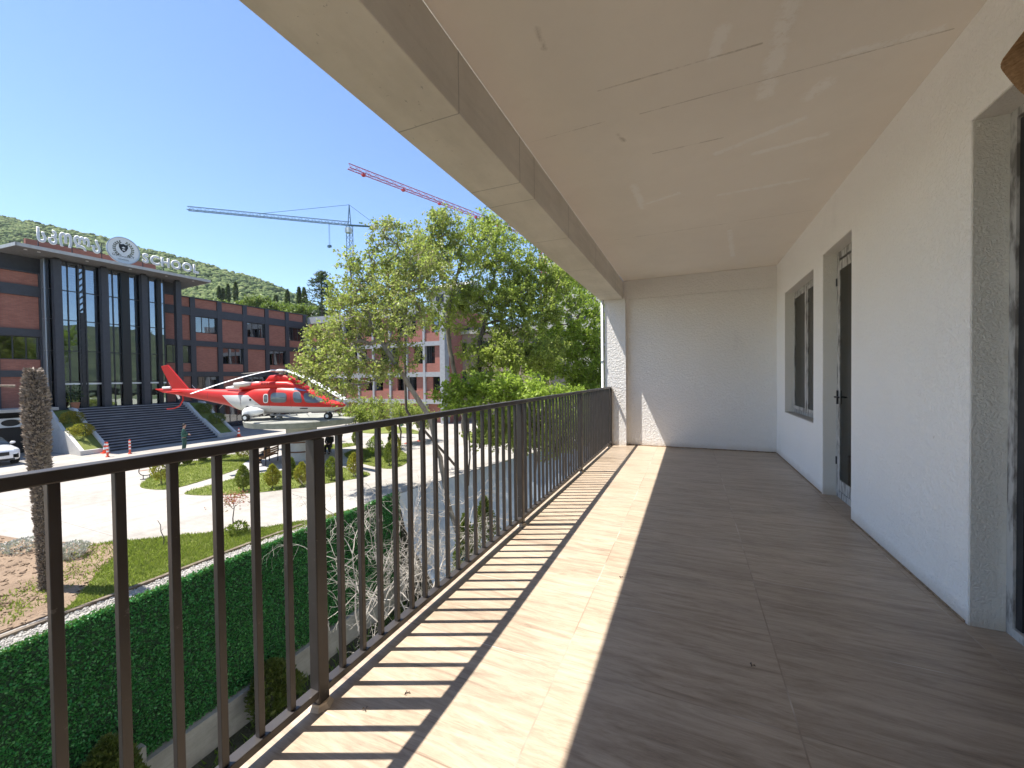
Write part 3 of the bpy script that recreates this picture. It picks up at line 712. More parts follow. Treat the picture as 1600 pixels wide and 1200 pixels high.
def planter(ya, yb, label):
    t = thing('stair_planter', (-37.8, (ya+yb)/2, GZ), label, 'planter')
    pr = [(-35.6, GZ), (-35.6, GZ+.30), (-37.7, -1.93), (-38.05, -1.86), (-40.0, -.58), (-40.7, -.52), (-40.7, GZ)]
    w_ = .2
    MB().prism_ax([(p[0], p[1]) for p in pr], ya, ya+w_, 'y').build('side_wall', M['conc_lt'], t)
    MB().prism_ax([(p[0], p[1]) for p in pr], yb-w_, yb, 'y').build('side_wall', M['conc_lt'], t)
    MB().box(-35.8, -35.6, ya+w_, yb-w_, GZ, GZ+.30).build('front_wall', M['conc_lt'], t)
    pg = [(-35.8, GZ), (-35.8, GZ+.22), (-37.75, -2.05), (-38.1, -1.98), (-40.1, -.72), (-40.7, -.66), (-40.7, GZ)]
    MB().prism_ax([(p[0], p[1]) for p in pg], ya+w_, yb-w_, 'y').build('turf', M['grass'], t)
    return t
planter(12.36, 13.8, 'sloping concrete planter with grass and two round shrubs left of the steps')
planter(20.62, 22.1, 'sloping concrete planter with two shrubs right of the steps behind the helicopter')
# portico columns
PC = [13.41, 15.95, 18.43, 20.85]
for y in PC: MB().box(CX-.42, CX, y-.21, y+.21, TOPZ, 10.05).build('column', M['dark'], sch, bevel=.01)
cap = MB()
for y in PC: cap.box(CX-.34, CX-.08, y-.13, y+.13, 10.051, 10.18)
cap.build('column_cap', M['black'], sch)
# canopy
cn = MB(); cn.prism([(-39.75, 11.12), (-39.75, 22.65), (-47, 23.1), (-47, 10.6)], 10.185, 10.32)
can = cn.build('canopy', paint('grey_soffit', (.16, .155, .15), .6), sch)
MB().prism([(-39.70, 11.07), (-39.70, 22.7), (-39.745, 22.7), (-39.745, 11.07)], 10.18, 10.40).build('fascia', paint('pale_grey_trim', (.38, .38, .37), .5), can)
MB().prism([(-39.70, 22.66), (-47, 23.12), (-47, 23.16), (-39.70, 22.7)], 10.181, 10.401).build('fascia', paint('pale_grey_trim', (.38, .38, .37), .5), can)
MB().prism([(-39.70, 11.07), (-39.70, 11.11), (-47, 10.60), (-47, 10.56)], 10.181, 10.401).build('fascia', paint('pale_grey_trim', (.38, .38, .37), .5), can)
for y in (11.7, 12.3, 14.7, 17.2, 19.6, 21.6): MB().lathe([(.09, 10.15), (.07, 10.184)], 10, (-40.4, y, 0)).build('downlight', M['white'], can)
# upper wall between wing roof and canopy
MB().box(WX-2, WX-.305, 11.2, 21.6, 9.0, 10.18).build('attic_wall', M['dark'], sch)
MB().box(-42.9, -42.6, 12.35, 19.9, 10.33, 11.45).build('roof_parapet', M['brick'], sch)
# entrance glazing
GX = -41.75
gl = MB()
gys = [(PC[0]-.2, 20.05)]
gbox = MB().box(GX-.01, GX, 13.0, 20.05, TOPZ+.01, 10.1); go = gbox.build('entrance_glazing', M['glass'], sch)
mu = MB()
for i in range(3):
    a, c = PC[i]+.21, PC[i+1]-.21
    if i == 2: c = 20.05
    for k, fr_ in enumerate((.22, .62)): mu.box(GX+.001, GX+.07, a+(c-a)*fr_-.03, a+(c-a)*fr_+.03, TOPZ+.01, 10.1)
for z in (8.0, 5.85, 3.6, 1.35): mu.box(GX+.002, GX+.06, 13.0, 20.05, z-.03, z+.03)
mu.box(GX+.002, GX+.07, 19.99, 20.05, TOPZ+.01, 10.1); mu.box(GX+.002, GX+.07, 13.0, 13.06, TOPZ+.01, 10.1)
mu.build('mullion', M['dark2'], go)
MB().box(GX+.003, GX+.09, 13.62, 20.0, 1.12, 1.24).build('door_transom', M['white'], go)
rt = MB(); rt.box(WX+.17, GX, 12.98, 13.0, TOPZ, 10.1); rt.build('side_glazing', M['glass'], sch)
rm = MB()
for x in (WX+.2, WX+.42, WX+.62): rm.box(x, x+.05, 12.92, 12.979, TOPZ, 10.1)
for z in (8.0, 5.85, 3.6, 1.35): rm.box(WX+.2, GX, 12.93, 12.978, z-.03, z+.03)
rm.build('side_mullion', M['steel'], sch)
op_ = MB(); op_.box(GX+.08, GX+.3, 17.05, 17.55, TOPZ, 10.0); op_.box(GX+.08, GX+.25, 19.45, 19.72, TOPZ, 10.0); op_.build('glazing_pier', M['black'], sch)
tz = MB()
for yy in (14.62, 14.98): tz.box(GX+.1, GX+.16, yy-.04, yy+.04, TOPZ, 10.0)
for k in range(22): tz.bar((GX+.13, 14.62, -.4+k*.46), (GX+.13, 14.98, .02+k*.46), .05)
tz.box(GX+.08, GX+.12, 14.7, 14.9, TOPZ, 6.5); tz.build('lattice_mast', M['dark2'], sch)
# lobby interior: two piers, floor slab lights, desk, ring lamp
lob = MB(); lob.box(WX-7, WX-6.8, 13, 20, TOPZ, 10); lob.box(WX-.299, GX-.4, 13.02, 20, TOPZ-.0, TOPZ+.02); lob.build('lobby_wall', M['inner'], sch)
lp = MB(); lp.box(WX+.17, WX+.5, 16.9, 17.45, TOPZ+.03, 10); lp.box(WX+.17, WX+.5, 14.8, 15.35, TOPZ+.03, 10); lp.box(WX+.17, WX+.5, 19.3, 19.6, TOPZ+.03, 10); lp.build('lobby_pier', M['black'], sch)
MB().box(WX+.2, WX+.5, 17.5, 17.62, TOPZ+.03, 1.0).box(WX+.2, WX+.5, 16.3, 16.42, TOPZ+.03, .6).build('lobby_post', M['white'], sch)
MB().box(WX+.2, WX+.6, 18.0, 19.0, TOPZ+.03, .3).box(WX+.2, WX+.6, 18.1, 18.9, .31, .62).build('reception_stand', nmat('stand_panel', (.55, .6, .58), (.25, .35, .3), 3, .5), sch)
sl = MB()
for k in range(9):
    for j in range(11): sl.box(WX+.25, WX+.28, 13.7+j*.2, 13.84+j*.2, 8.35+k*.19, 8.45+k*.19)
sl.build('lobby_slats', M['white'], sch)
tz = MB()
for yy in (14.75, 15.05): tz.bar((WX+.5, yy, -.5), (WX+.5, yy, 10), .07)
for k in range(22): tz.bar((WX+.5, 14.75, -.3+k*.46), (WX+.5, 15.05, .1+k*.46), .04)
tz.build('lobby_truss', M['dark2'], sch)
mr = MB(); mr.tube([(WX+.55, 14.6+.55*math.cos(a), 4.35+.06*math.sin(a)) for a in np.linspace(0, 6.283, 22)], .04, 6, False); mr.build('ring_lamp', mat('brass_ring', (.5, .36, .15), .35, .6)[0], sch)
# potted plant beside the first column
pp = thing('potted_plant', (CX+.35, 14.05, TOPZ), 'plant in a square terracotta pot beside the first entrance column', 'plant')
MB().lathe([(.18, 0), (.26, .42), (.27, .46), (.23, .46)], 12, (CX+.30, 14.0, TOPZ)).build('pot', mat('terracotta', (.35, .15, .08), .8)[0], pp)
r_ = np.random.default_rng(3); N = 240; Pn = r_.normal(size=(N, 3))*np.array([.16, .16, .28])+np.array([CX+.3, 14.0, TOPZ+.95]); quads_obj('foliage', leaf_quads(Pn, r_.normal(size=(N, 3)), np.full(N, .16), r_), M['leaf_dk'], pp)
# ---------------- rooftop letters
LXp = -40.5
m_let = mat('brushed_letter', (.62, .63, .64), .5, 0)[0]; m_rim = mat('white_letter_rim', (.85, .86, .86), .4)[0]
def letters(word, y0, y1, z0, z1, parent, z_slope=0):
    objs = []
    cu = bpy.data.curves.new('txt', 'FONT')
    def mk(ch, outline):
        c = bpy.data.curves.new('t', 'FONT'); c.body = ch; c.size = 1; c.resolution_u = 3
        if outline: c.fill_mode = 'NONE'; c.bevel_depth = .05; c.bevel_resolution = 0; c.offset = 0.0
        else: c.extrude = .05; c.offset = 0.01
        o = bpy.data.objects.new('t', c); COL.objects.link(o)
        bpy.context.view_layer.update()
        me = bpy.data.meshes.new_from_object(o.evaluated_get(bpy.context.evaluated_depsgraph_get()))
        bpy.data.objects.remove(o); bpy.data.curves.remove(c)
        a = np.array([v.co[:] for v in me.vertices]).reshape(-1, 3); return me, a
    data = [(mk(ch, False), mk(ch, True)) for ch in word]
    ws = [d[0][1][:, 0].max()-d[0][1][:, 0].min() for d in data]
    zmin = min(d[0][1][:, 1].min() for d in data); zmax = max(d[0][1][:, 1].max() for d in data)
    gap = .16; tot = sum(ws)+gap*(len(ws)-1); kx = (y1-y0)/tot; kz = (z1-z0)/(zmax-zmin); y = y0
    for (fill, rim), w_ in zip(data, ws):
        x0 = fill[1][:, 0].min(); root = None
        for (me, a), m, nm in ((fill, m_let, 'letter'), (rim, m_rim, 'letter_rim')):
            n_ = np.stack([LXp+a[:, 2]*1.0, y+(a[:, 0]-x0)*kx, z0+(a[:, 1]-zmin)*kz], 1)-np.array(ori(parent))
            me.vertices.foreach_set('co', n_.astype(np.float32).ravel()); me.materials.clear(); me.materials.append(m); me.update()
            me.name = nm; o = bpy.data.objects.new(nm, me); COL.objects.link(o); o.parent = parent if root is None else root
            if root is None: root = o
        y += w_*kx+gap*kx
s1 = thing('rooftop_letters', (LXp, 13.8, 10.32), 'Georgian word in grey outlined letters on the canopy roof, left of the round emblem', 'sign', 'rooftop lettering')
letters('\u10E1\u10D9\u10DD\u10DA\u10D0'.translate({0x10E1: 0x1CA1, 0x10D9: 0x1C99, 0x10DD: 0x1C9D, 0x10DA: 0x1C9A, 0x10D0: 0x1C90}), 12.28, 15.45, 10.92, 11.86, s1)
f = MB(); f.bar((LXp-.12, 12.3, 11.78), (LXp-.12, 15.8, 11.78), .04)
for y in (12.35, 14.0, 15.6): f.bar((LXp-.12, y, 10.4), (LXp-.12, y, 11.8), .04)
f.bar((LXp-.12, 12.3, 11.0), (LXp-.12, 15.8, 11.0), .04); f.build('support_frame', M['dark2'], s1)
s2 = thing('rooftop_letters', (LXp, 20.1, 10.32), 'word SCHOOL in grey outlined letters on the canopy roof, right of the round emblem', 'sign', 'rooftop lettering')
letters('SCHOOL', 18.05, 22.1, 10.95, 11.68, s2)
f = MB(); f.bar((LXp-.12, 17.6, 11.6), (LXp-.12, 18.2, 11.6), .04); f.bar((LXp-.12, 17.8, 11.03), (LXp-.12, 22.1, 11.03), .04)
for y in (18.1, 19.5, 20.8, 22.0): f.bar((LXp-.12, y, 10.4), (LXp-.12, y, 11.3), .04)
f.build('support_frame', M['dark2'], s2)
# ---------------- emblem
em = thing('round_emblem_sign', (LXp, 16.8, 10.32), 'round white school emblem with a dark shield and laurel wreath on the roof edge', 'sign')
EY, EZ, ER = 16.80, 11.52, 1.0
def disc(mb, y, z, r, x0, x1, n=40, sy=1.0):
    vs = [(x0, y+sy*r*math.cos(2*math.pi*k/n), z+r*math.sin(2*math.pi*k/n)) for k in range(n)]; vs += [(x1, v[1], v[2]) for v in vs]
    return mb.add(vs, [tuple(range(n-1, -1, -1)), tuple(range(n, 2*n))]+[(k, (k+1) % n, n+(k+1) % n, n+k) for k in range(n)])
disc(MB(), EY, EZ, ER, LXp, LXp+.12).build('disc', M['white'], em)
rim = MB(); n = 48
for k in range(n):
    a, c = 2*math.pi*k/n, 2*math.pi*(k+1)/n
    rim.bar((LXp+.14, EY+ER*math.cos(a), EZ+ER*math.sin(a)), (LXp+.14, EY+ER*math.cos(c), EZ+ER*math.sin(c)), .05)
rim.build('rim', M['steel'], em)
sh = [(-.26, .38), (-.13, .33), (0, .40), (.13, .33), (.26, .38), (.28, .12), (.17, -.12), (0, -.27), (-.17, -.12), (-.28, .12)]
MB().prism_ax([(EY+p[0], EZ+.12+p[1]) for p in sh], LXp+.121, LXp+.14, 'x').build('shield', M['black'], em)
MB().prism_ax([(EY+p[0], EZ+.12+p[1]) for p in ((-.12, .1), (0, .17), (.12, .1), (0, .03))], LXp+.141, LXp+.15, 'x').add([(LXp+.148, EY-.1, EZ+.08), (LXp+.148, EY+.1, EZ+.08), (LXp+.148, EY+.07, EZ+.0), (LXp+.148, EY-.07, EZ+.0)], [(0, 1, 2, 3)]).build('shield_motif', M['white'], em)
for sgn in (-1, 1):
    wr = MB()
    for k in range(9):
        a = math.radians(-62+k*15.5); r0 = .56
        cy_, cz_ = EY+sgn*r0*math.cos(a), EZ+.10+r0*math.sin(a)
        for rr, tl in ((.09, .6), (-.09, -.6)):
            dy, dz = -math.sin(a)*sgn, math.cos(a); ny, nz = math.cos(a)*sgn, math.sin(a)
            p0 = (cy_, cz_); p1 = (cy_+dy*.13+ny*rr*1.1, cz_+dz*.13+nz*rr*1.1); q_ = (cy_+dy*.05+ny*rr*1.1, cz_+dz*.05+nz*rr*1.1); q2 = (cy_+dy*.12+ny*rr*.25, cz_+dz*.12+nz*rr*.25)
            wr.add([(LXp+.13, *p0), (LXp+.13, *q_), (LXp+.13, *p1), (LXp+.13, *q2)], [(0, 1, 2, 3)])
    wr.build('laurel', mat('olive_laurel', (.05, .055, .02) if sgn < 0 else (.13, .13, .05), .6)[0], em)
def flat_text(body, y, z, size, parent, m, x, sy=1.0):
    c = bpy.data.curves.new('t', 'FONT'); c.body = body; c.size = size; c.align_x = 'CENTER'; c.extrude = .004; c.space_character = 1.25
    o = bpy.data.objects.new('t', c); COL.objects.link(o); bpy.context.view_layer.update()
    me = bpy.data.meshes.new_from_object(o.evaluated_get(bpy.context.evaluated_depsgraph_get())); bpy.data.objects.remove(o)
    a = np.array([v.co[:] for v in me.vertices]); n_ = np.stack([x+a[:, 2], y+a[:, 0]*sy, z+a[:, 1]], 1)-np.array(ori(parent))
    me.vertices.foreach_set('co', n_.astype(np.float32).ravel()); me.materials.clear(); me.materials.append(m); me.update()
    o = bpy.data.objects.new('lettering', me); COL.objects.link(o); o.parent = parent
flat_text('GEO', EY-.42, EZ-.50, .24, em, M['black'], LXp+.13); flat_text('SKY', EY+.42, EZ-.50, .24, em, M['black'], LXp+.13)
flat_text('LAND', EY, EZ-.52, .11, em, M['black'], LXp+.13); flat_text('SCHOOL', EY, EZ-.76, .14, em, M['black'], LXp+.13)
# ================================================================== GREY WING (faces the balcony side, sunlit)
GYW = 35.0
gw = thing('grey_framed_wing', (-31, GYW, GZ), 'grey-framed sunlit brick wing facing the garden behind the trees', 'building')
gp = [pY(x, 560, GYW)[0] for x in (513, 536.7, 560, 583, 609, 635, 662.5, 690)]
gp[-1] = -23.0
m_gf = paint('grey_frame_render', (.30, .31, .33), .7)
MB().box(WX-.3, -22.7, GYW+.55, GYW+9, GZ, 8.7).build('core_wall', M['brick2'], gw)
f = MB()
for z0, z1 in ((8.0, 8.8), (4.65, 5.1), (1.42, 1.92), (-1.4, -.95)): f.box(WX+.02, -22.72, GYW-.02, GYW+.55, z0, z1)
for x in gp: f.box(x-.13, x+.13, GYW-.04, GYW+.549, GZ, 8.0)
f.box(gp[-1]-.3, gp[-1]+.3, GYW-.3, GYW+.5, GZ, 8.85)
f.build('frame_grid', m_gf, gw)
for i in range(len(gp)-1):
    a, c = gp[i]+.132, gp[i+1]-.132
    for r, (z0, z1) in enumerate(((5.1, 8.0), (1.92, 4.65), (-.95, 1.42))):
        MB().box(a, c, GYW+.05, GYW+.5, z0+.002, z0+.9).build('brick_panel', M['brick2'], gw)
        if (i+r) % 2 == 0:
            MB().box(a, a+(c-a)*.35, GYW+.2, GYW+.5, z0+.902, z1-.002).build('brick_panel', M['brick2'], gw); a2 = a+(c-a)*.35
            c2 = c
        else:
            MB().box(a+(c-a)*.5, c, GYW+.2, GYW+.5, z0+.902, z1-.002).build('brick_panel', M['brick2'], gw); a2 = a; c2 = a+(c-a)*.5
        wf = MB(); y = GYW+.36
        wf.box(a2, a2+.05, y, y+.06, z0+.905, z1-.005); wf.box(c2-.05, c2, y, y+.06, z0+.905, z1-.005); wf.box((a2+c2)/2-.025, (a2+c2)/2+.025, y, y+.06, z0+.905, z1-.005)
        wo = wf.build('window', M['dark2'], gw); MB().box(a2, c2, y+.07, y+.08, z0+.905, z1-.005).build('pane', M['glass_win'], wo)
# set-back continuation
f = MB()
sx = [-22.4, -19.6, -16.6, -13.4]
MB().box(-22.65, -13.2, GYW+3.5, GYW+9, GZ, 6.6).build('side_block', M['brick2'], gw)
for z0, z1 in ((6.2, 6.7), (4.65, 5.0), (1.5, 1.9)): f.box(-22.6, -13.1, GYW+3.3, GYW+3.499, z0, z1)
for x in sx: f.box(x-.14, x+.14, GYW+3.25, GYW+3.3, GZ, 6.7)
f.build('frame_grid', M['dark'], gw)
for i in range(3):
    for z0, z1 in ((2.5, 4.4), (-.6, 1.3)):
        MB().box(sx[i]+.6, sx[i+1]-.6, GYW+3.42, GYW+3.499, z0, z1).build('window', M['glass_win'], gw)
# ================================================================== far houses
def house(name, px, py, d, w_, dp_, h, col, label, roofcol=(.45, .25, .18), gable=True):
    c = W(px, py, d); t = thing(name, (c[0], c[1], c[2]-h), label, 'house')
    x0, x1, y0, y1 = c[0]-w_/2, c[0]+w_/2, c[1]-dp_/2, c[1]+dp_/2; zb, zt = GZ, c[2]
    MB().box(x0, x1, y0, y1, zb, zt).build('wall', nmat('house_render', col, tuple(q*.8 for q in col), .6, .8), t)
    if gable: MB().prism_ax([(y0-.4, zt+.01), (y1+.4, zt+.01), ((y0+y1)/2, zt+dp_*.22)], x0-.4, x1+.4, 'x').build('roof', nmat('roof_sheet', roofcol, tuple(q*.8 for q in roofcol), 1, .7), t)
    else: MB().box(x0-.3, x1+.3, y0-.3, y1+.3, zt+.01, zt+.4).build('roof', M['conc'], t)
    for i in range(int(w_//3)):
        for z in np.arange(zt-2.3, zb+1, -3.1)[:5]:
            xx = x0+1+i*3
            o = MB().box(xx, xx+1.3, y0-.06, y0-.001, z, z+1.4).build('window', M['dark2'], t)
    return t
house('hillside_house', 716, 455, 62, 6, 6, 5, (.62, .58, .52), 'pale hillside house glimpsed through the tree crowns', (.55, .52, .48))
house('apartment_tower', 905, 398, 85, 11, 11, 20, (.60, .56, .48), 'tall beige apartment tower peeking out under the balcony beam', gable=False)
house('brown_house', 800, 525, 46, 12, 8, 8, (.34, .26, .21), 'low brown house behind the dense trees on the right', (.12, .12, .13), False)
# distant town blocks so the horizon is never empty
for i, (px, py, d, w_, h) in enumerate(((1000, 560, 120, 26, 20), (1150, 552, 160, 40, 24))):
    house('distant_block', px, py, d, w_, 14, h, (.5, .47, .42), ('long pale block far off behind the end wall', 'wider grey block farthest off behind the end wall')[i], gable=False)
# ================================================================== HELICOPTER PLINTH
pt = thing('helicopter_plinth', (HC[0], HC[1], GZ), 'round concrete display plinth carrying the red helicopter', 'plinth')
DZ = -.95
MB().lathe([(3.0, DZ-.34), (3.05, DZ-.05), (3.0, DZ)], 56, (HC[0], HC[1], 0)).build('concrete_disc', concrete('grey_green_concrete', (.20, .205, .175), (.36, .355, .32)), pt)  # disc in a dull grey-green concrete tone
MB().lathe([(.82, GZ), (.82, DZ-.341)], 32, (HC[0]+.1, HC[1]-.25, 0)).build('column', M['conc_lt'], pt)
rg = MB()
for z in (-2.9, -2.35): rg.lathe([(.84, z), (.84, z+.08)], 32, (HC[0]+.1, HC[1]-.25, 0))
rg.build('wooden_ring', mat('brown_trim', (.16, .07, .04), .6)[0], pt)
# ================================================================== HELICOPTER
HO = np.array([-22.53, 15.28, DZ]); ang = math.atan2(16.62-15.28, -18.57+22.53)
he = thing('helicopter', HO, 'red and white helicopter with drooping rotor blades mounted on a plinth before the school', 'helicopter')
ca, sa = math.cos(ang), math.sin(ang)
def hl(x, y, z): return (HO[0]+ca*x-sa*y, HO[1]+sa*x+ca*y, HO[2]+z)     # y<0 : towards the balcony
ST = [(-6.46, 1.76, 1.80, .02), (-6.0, 1.60, 1.82, .10), (-5.25, 1.48, 1.80, .15), (-4.48, 1.33, 1.80, .20), (-3.38, 1.12, 1.76, .28), (-1.83, .81, 1.74, .46), (-.9, .52, 1.70, .66), (-.43, .42, 1.74, .74), (.2, .36, 1.9, .79), (1.75, .36, 1.94, .80), (2.53, .37, 1.88, .79), (3.23, .39, 1.62, .72), (3.8, .41, 1.30, .60), (4.25, .44, 1.08, .48), (4.87, .62, .93, .24), (5.12, .74, .82, .04)]
def ST_at(x):
    for a, b_ in zip(ST, ST[1:]):
        if a[0] <= x <= b_[0]:
            u = (x-a[0])/(b_[0]-a[0]); return tuple(a[i]*(1-u)+b_[i]*u for i in range(4))
    return ST[0] if x < ST[0][0] else ST[-1]
def sec(x, ex=2.6):
    _, zb, zt, hw = ST_at(x); zc = (zb+zt)/2; hh = (zt-zb)/2; o = []
    for k in range(28):
        a = 2*math.pi*k/28; c_, s_ = math.cos(a), math.sin(a)
        o.append((math.copysign(abs(c_)**(2/ex), c_)*hw, zc+math.copysign(abs(s_)**(2/ex), s_)*hh))
    return o
def loft(secs, mb=None):
    mb = mb or MB(); n = len(secs[0]); vs = [p for s_ in secs for p in s_]
    fs = [(i*n+k, (i+1)*n+k, (i+1)*n+(k+1) % n, i*n+(k+1) % n) for i in range(len(secs)-1) for k in range(n)]
    fs += [tuple(range(n)), tuple(range(len(secs)*n-1, (len(secs)-1)*n-1, -1))]
    return mb.add(vs, fs)
xs = sorted(set([round(v, 2) for v in np.linspace(-6.46, 5.12, 60)]))
m_h, t, p = mat('red_white_livery', (.5, .02, .012), .42, 0, .35); p.inputs['Coat Weight'].default_value = .12
g = t.new('ShaderNodeTexCoord'); sx_ = t.new('ShaderNodeSeparateXYZ'); t.link(g.outputs['Object'], sx_.inputs[0])
lx = t.math('ADD', t.math('MULTIPLY', sx_.outputs[0], ca), t.math('MULTIPLY', sx_.outputs[1], sa)); lz = sx_.outputs[2]
f1 = t.math('MINIMUM', 1.42, t.math('SUBTRACT', 1.42, t.math('MULTIPLY', t.math('ADD', lx, .12), .76)))
f2 = t.math('SUBTRACT', .84, t.math('MULTIPLY', t.math('SUBTRACT', lx, .66), .035))
top = t.math('MAXIMUM', f1, f2)
left = t.math('GREATER_THAN', lx, t.math('ADD', -1.91, t.math('MULTIPLY', t.math('SUBTRACT', 1.43, lz), 1.1)))
wm = t.math('MULTIPLY', left, t.math('LESS_THAN', lz, top))
t.link(t.mix(wm, t.mix(t.noise(3, detail=3), (.55, .018, .009), (.46, .014, .008)), (.55, .54, .52)), p.inputs['Base Color'])
red = mat('red_paint', (.52, .016, .009), .42, 0, .35)[0]
body = loft([[hl(x, y, z) for y, z in sec(x)] for x in xs]).build('fuselage', m_h, he, smooth=True)
# engine cowling
CW = [(-.95, 1.7, 1.85, .35), (-.7, 1.7, 2.08, .52), (.0, 1.7, 2.12, .58), (.5, 1.7, 2.18, .58), (1.2, 1.7, 2.2, .58), (2.0, 1.7, 2.18, .56), (2.5, 1.7, 2.02, .5), (3.0, 1.62, 1.76, .38)]
def sec2(z0, z1, hw, ex=3.2, n=24):
    zc = (z0+z1)/2; hh = (z1-z0)/2; return [(math.copysign(abs(math.cos(a))**(2/ex), math.cos(a))*hw, zc+math.copysign(abs(math.sin(a))**(2/ex), math.sin(a))*hh) for a in [2*math.pi*k/n for k in range(n)]]
loft([[hl(x, y, z) for y, z in sec2(a, b_, c)] for x, a, b_, c in CW]).build('engine_cowling', red, he, smooth=True)
PY = [(.55, 2.1, 2.2, .28), (.8, 2.1, 2.5, .32), (1.3, 2.1, 2.56, .33), (1.75, 2.1, 2.52, .3), (2.2, 2.05, 2.28, .26), (2.7, 1.95, 2.02, .18)]
loft([[hl(x, y, z) for y, z in sec2(a, b_, c)] for x, a, b_, c in PY]).build('rotor_pylon', red, he, smooth=True)
for sgn in (-1, 1):
    MB().tube([hl(-.1, sgn*.45, 2.02), hl(-.55, sgn*.52, 2.02), hl(-1.0, sgn*.62, 1.98)], [.13, .15, .14], 12).build('exhaust', mat('pale_exhaust', (.6, .55, .52), .4, .3)[0], he, smooth=True)
    MB().tube([hl(-1.75, sgn*.3, 1.82), hl(-1.1, sgn*.34, 1.86), hl(-.9, sgn*.34, 1.84)], [.06, .12, .1], 10).build('fairing', M['white'], he, smooth=True)
    MB().box(0, 0, 0, 0, 0, 0)
    gq = MB()
    for k in range(5): x = .55+k*.09; gq.add([hl(x, sgn*.592, 1.98), hl(x+.05, sgn*.592, 1.98), hl(x+.05, sgn*.592, 2.12), hl(x, sgn*.592, 2.12)], [(0, 1, 2, 3)])
    gq.build('air_intake', M['black'], he)
m_hg = mat('cockpit_glass', (.10, .12, .14), .06, 0, .9)[0]
def side_patch(corners, sgn, mb, off=.012, n=7, ex=4):
    # corners: 4 (x,z) in order; rounded quad wrapped on the fuselage side
    idx = len(mb.v); vs = []
    for i in range(n+1):
        for j in range(n+1):
            u, v = i/n*2-1, j/n*2-1
            m_ = max(abs(u), abs(v)); L = (abs(u)**ex+abs(v)**ex)**(1/ex)
            if L > 0: u, v = u*m_/L, v*m_/L
            u, v = (u+1)/2, (v+1)/2
            (a, b_, c, d) = corners
            x = (a[0]*(1-u)+b_[0]*u)*(1-v)+(d[0]*(1-u)+c[0]*u)*v; z = (a[1]*(1-u)+b_[1]*u)*(1-v)+(d[1]*(1-u)+c[1]*u)*v
            _, zb, zt, hw = ST_at(x); q = min(1, abs((z-(zb+zt)/2)/((zt-zb)/2))); y = hw*max(0, 1-q**2.6)**(1/2.6)+off
            vs.append(hl(x, sgn*y, z))
    fs = [(i*(n+1)+j, (i+1)*(n+1)+j, (i+1)*(n+1)+j+1, i*(n+1)+j+1) for i in range(n) for j in range(n)]
    if sgn > 0: fs = [f_[::-1] for f_ in fs]
    return mb.add(vs, fs)
m_fr = mat('window_seal', (.12, .12, .13), .5)[0]
for sgn in (-1, 1):
    for nm, cs in (('cabin_window', [(1.28, 1.04), (2.14, 1.02), (2.14, 1.50), (1.28, 1.52)]), ('small_window', [(.86, 1.02), (1.07, 1.02), (1.07, 1.44), (.86, 1.44)]),
                   ('door_window', [(2.62, 1.02), (3.04, 1.02), (2.84, 1.56), (2.54, 1.56)]), ('windshield', [(3.22, 1.02), (3.75, .98), (4.16, 1.10), (3.08, 1.56)])):
        o = side_patch(cs, sgn, MB(), .018).build(nm, m_hg, he, smooth=True)
        cx_, cz_ = sum(c[0] for c in cs)/4, sum(c[1] for c in cs)/4
        cs2 = [(cx_+(c[0]-cx_)*1.0+.04*np.sign(c[0]-cx_), cz_+(c[1]-cz_)+.04*np.sign(c[1]-cz_)) for c in cs]
        side_patch(cs2, sgn, MB(), .009).build('window_seal', m_fr if nm != 'small_window' else M['white'], o, smooth=True)
    dt = MB()
    for x, z in ((.05, 1.16), (-.17, .75)): dt.tube([hl(x, sgn*.70, z), hl(x, sgn*.80, z)], .06, 10)
    dt.build('vent', M['black'], he)
    # step + handle line
    MB().bar(hl(2.95, sgn*.79, .66), hl(3.35, sgn*.77, .66), .07, .05).build('door_step', M['black'], he)
for sgn in (-1, 1):
    ln_ = MB()
    for cs in ([(1.16, .62), (1.175, .62), (1.175, 1.75), (1.16, 1.75)], [(2.40, .5), (2.415, .5), (2.415, 1.75), (2.40, 1.75)], [(.30, .9), (1.16, .9), (1.16, .915), (.30, .915)], [(-.6, .62), (-.585, .62), (-.585, 1.6), (-.6, 1.6)], [(-2.9, 1.05), (-2.885, 1.05), (-2.885, 1.7), (-2.9, 1.7)]):
        side_patch(cs, sgn, ln_, .006, 5, 60)
    ln_.build('panel_seam', mat('seam_dark', (.10, .02, .02), .6)[0], he)
# top windows
tw = MB(); tw.add([hl(2.42, -.34, 2.03), hl(3.12, -.34, 1.74), hl(3.12, .34, 1.74), hl(2.42, .34, 2.03)], [(0, 1, 2, 3)])
side_patch([(2.45, 1.70), (3.1, 1.60), (2.95, 1.72), (2.5, 1.86)], -1, MB(), .02).build('roof_window', mat('blue_glass', (.16, .26, .42), .08, 0, .8)[0], he, smooth=True)
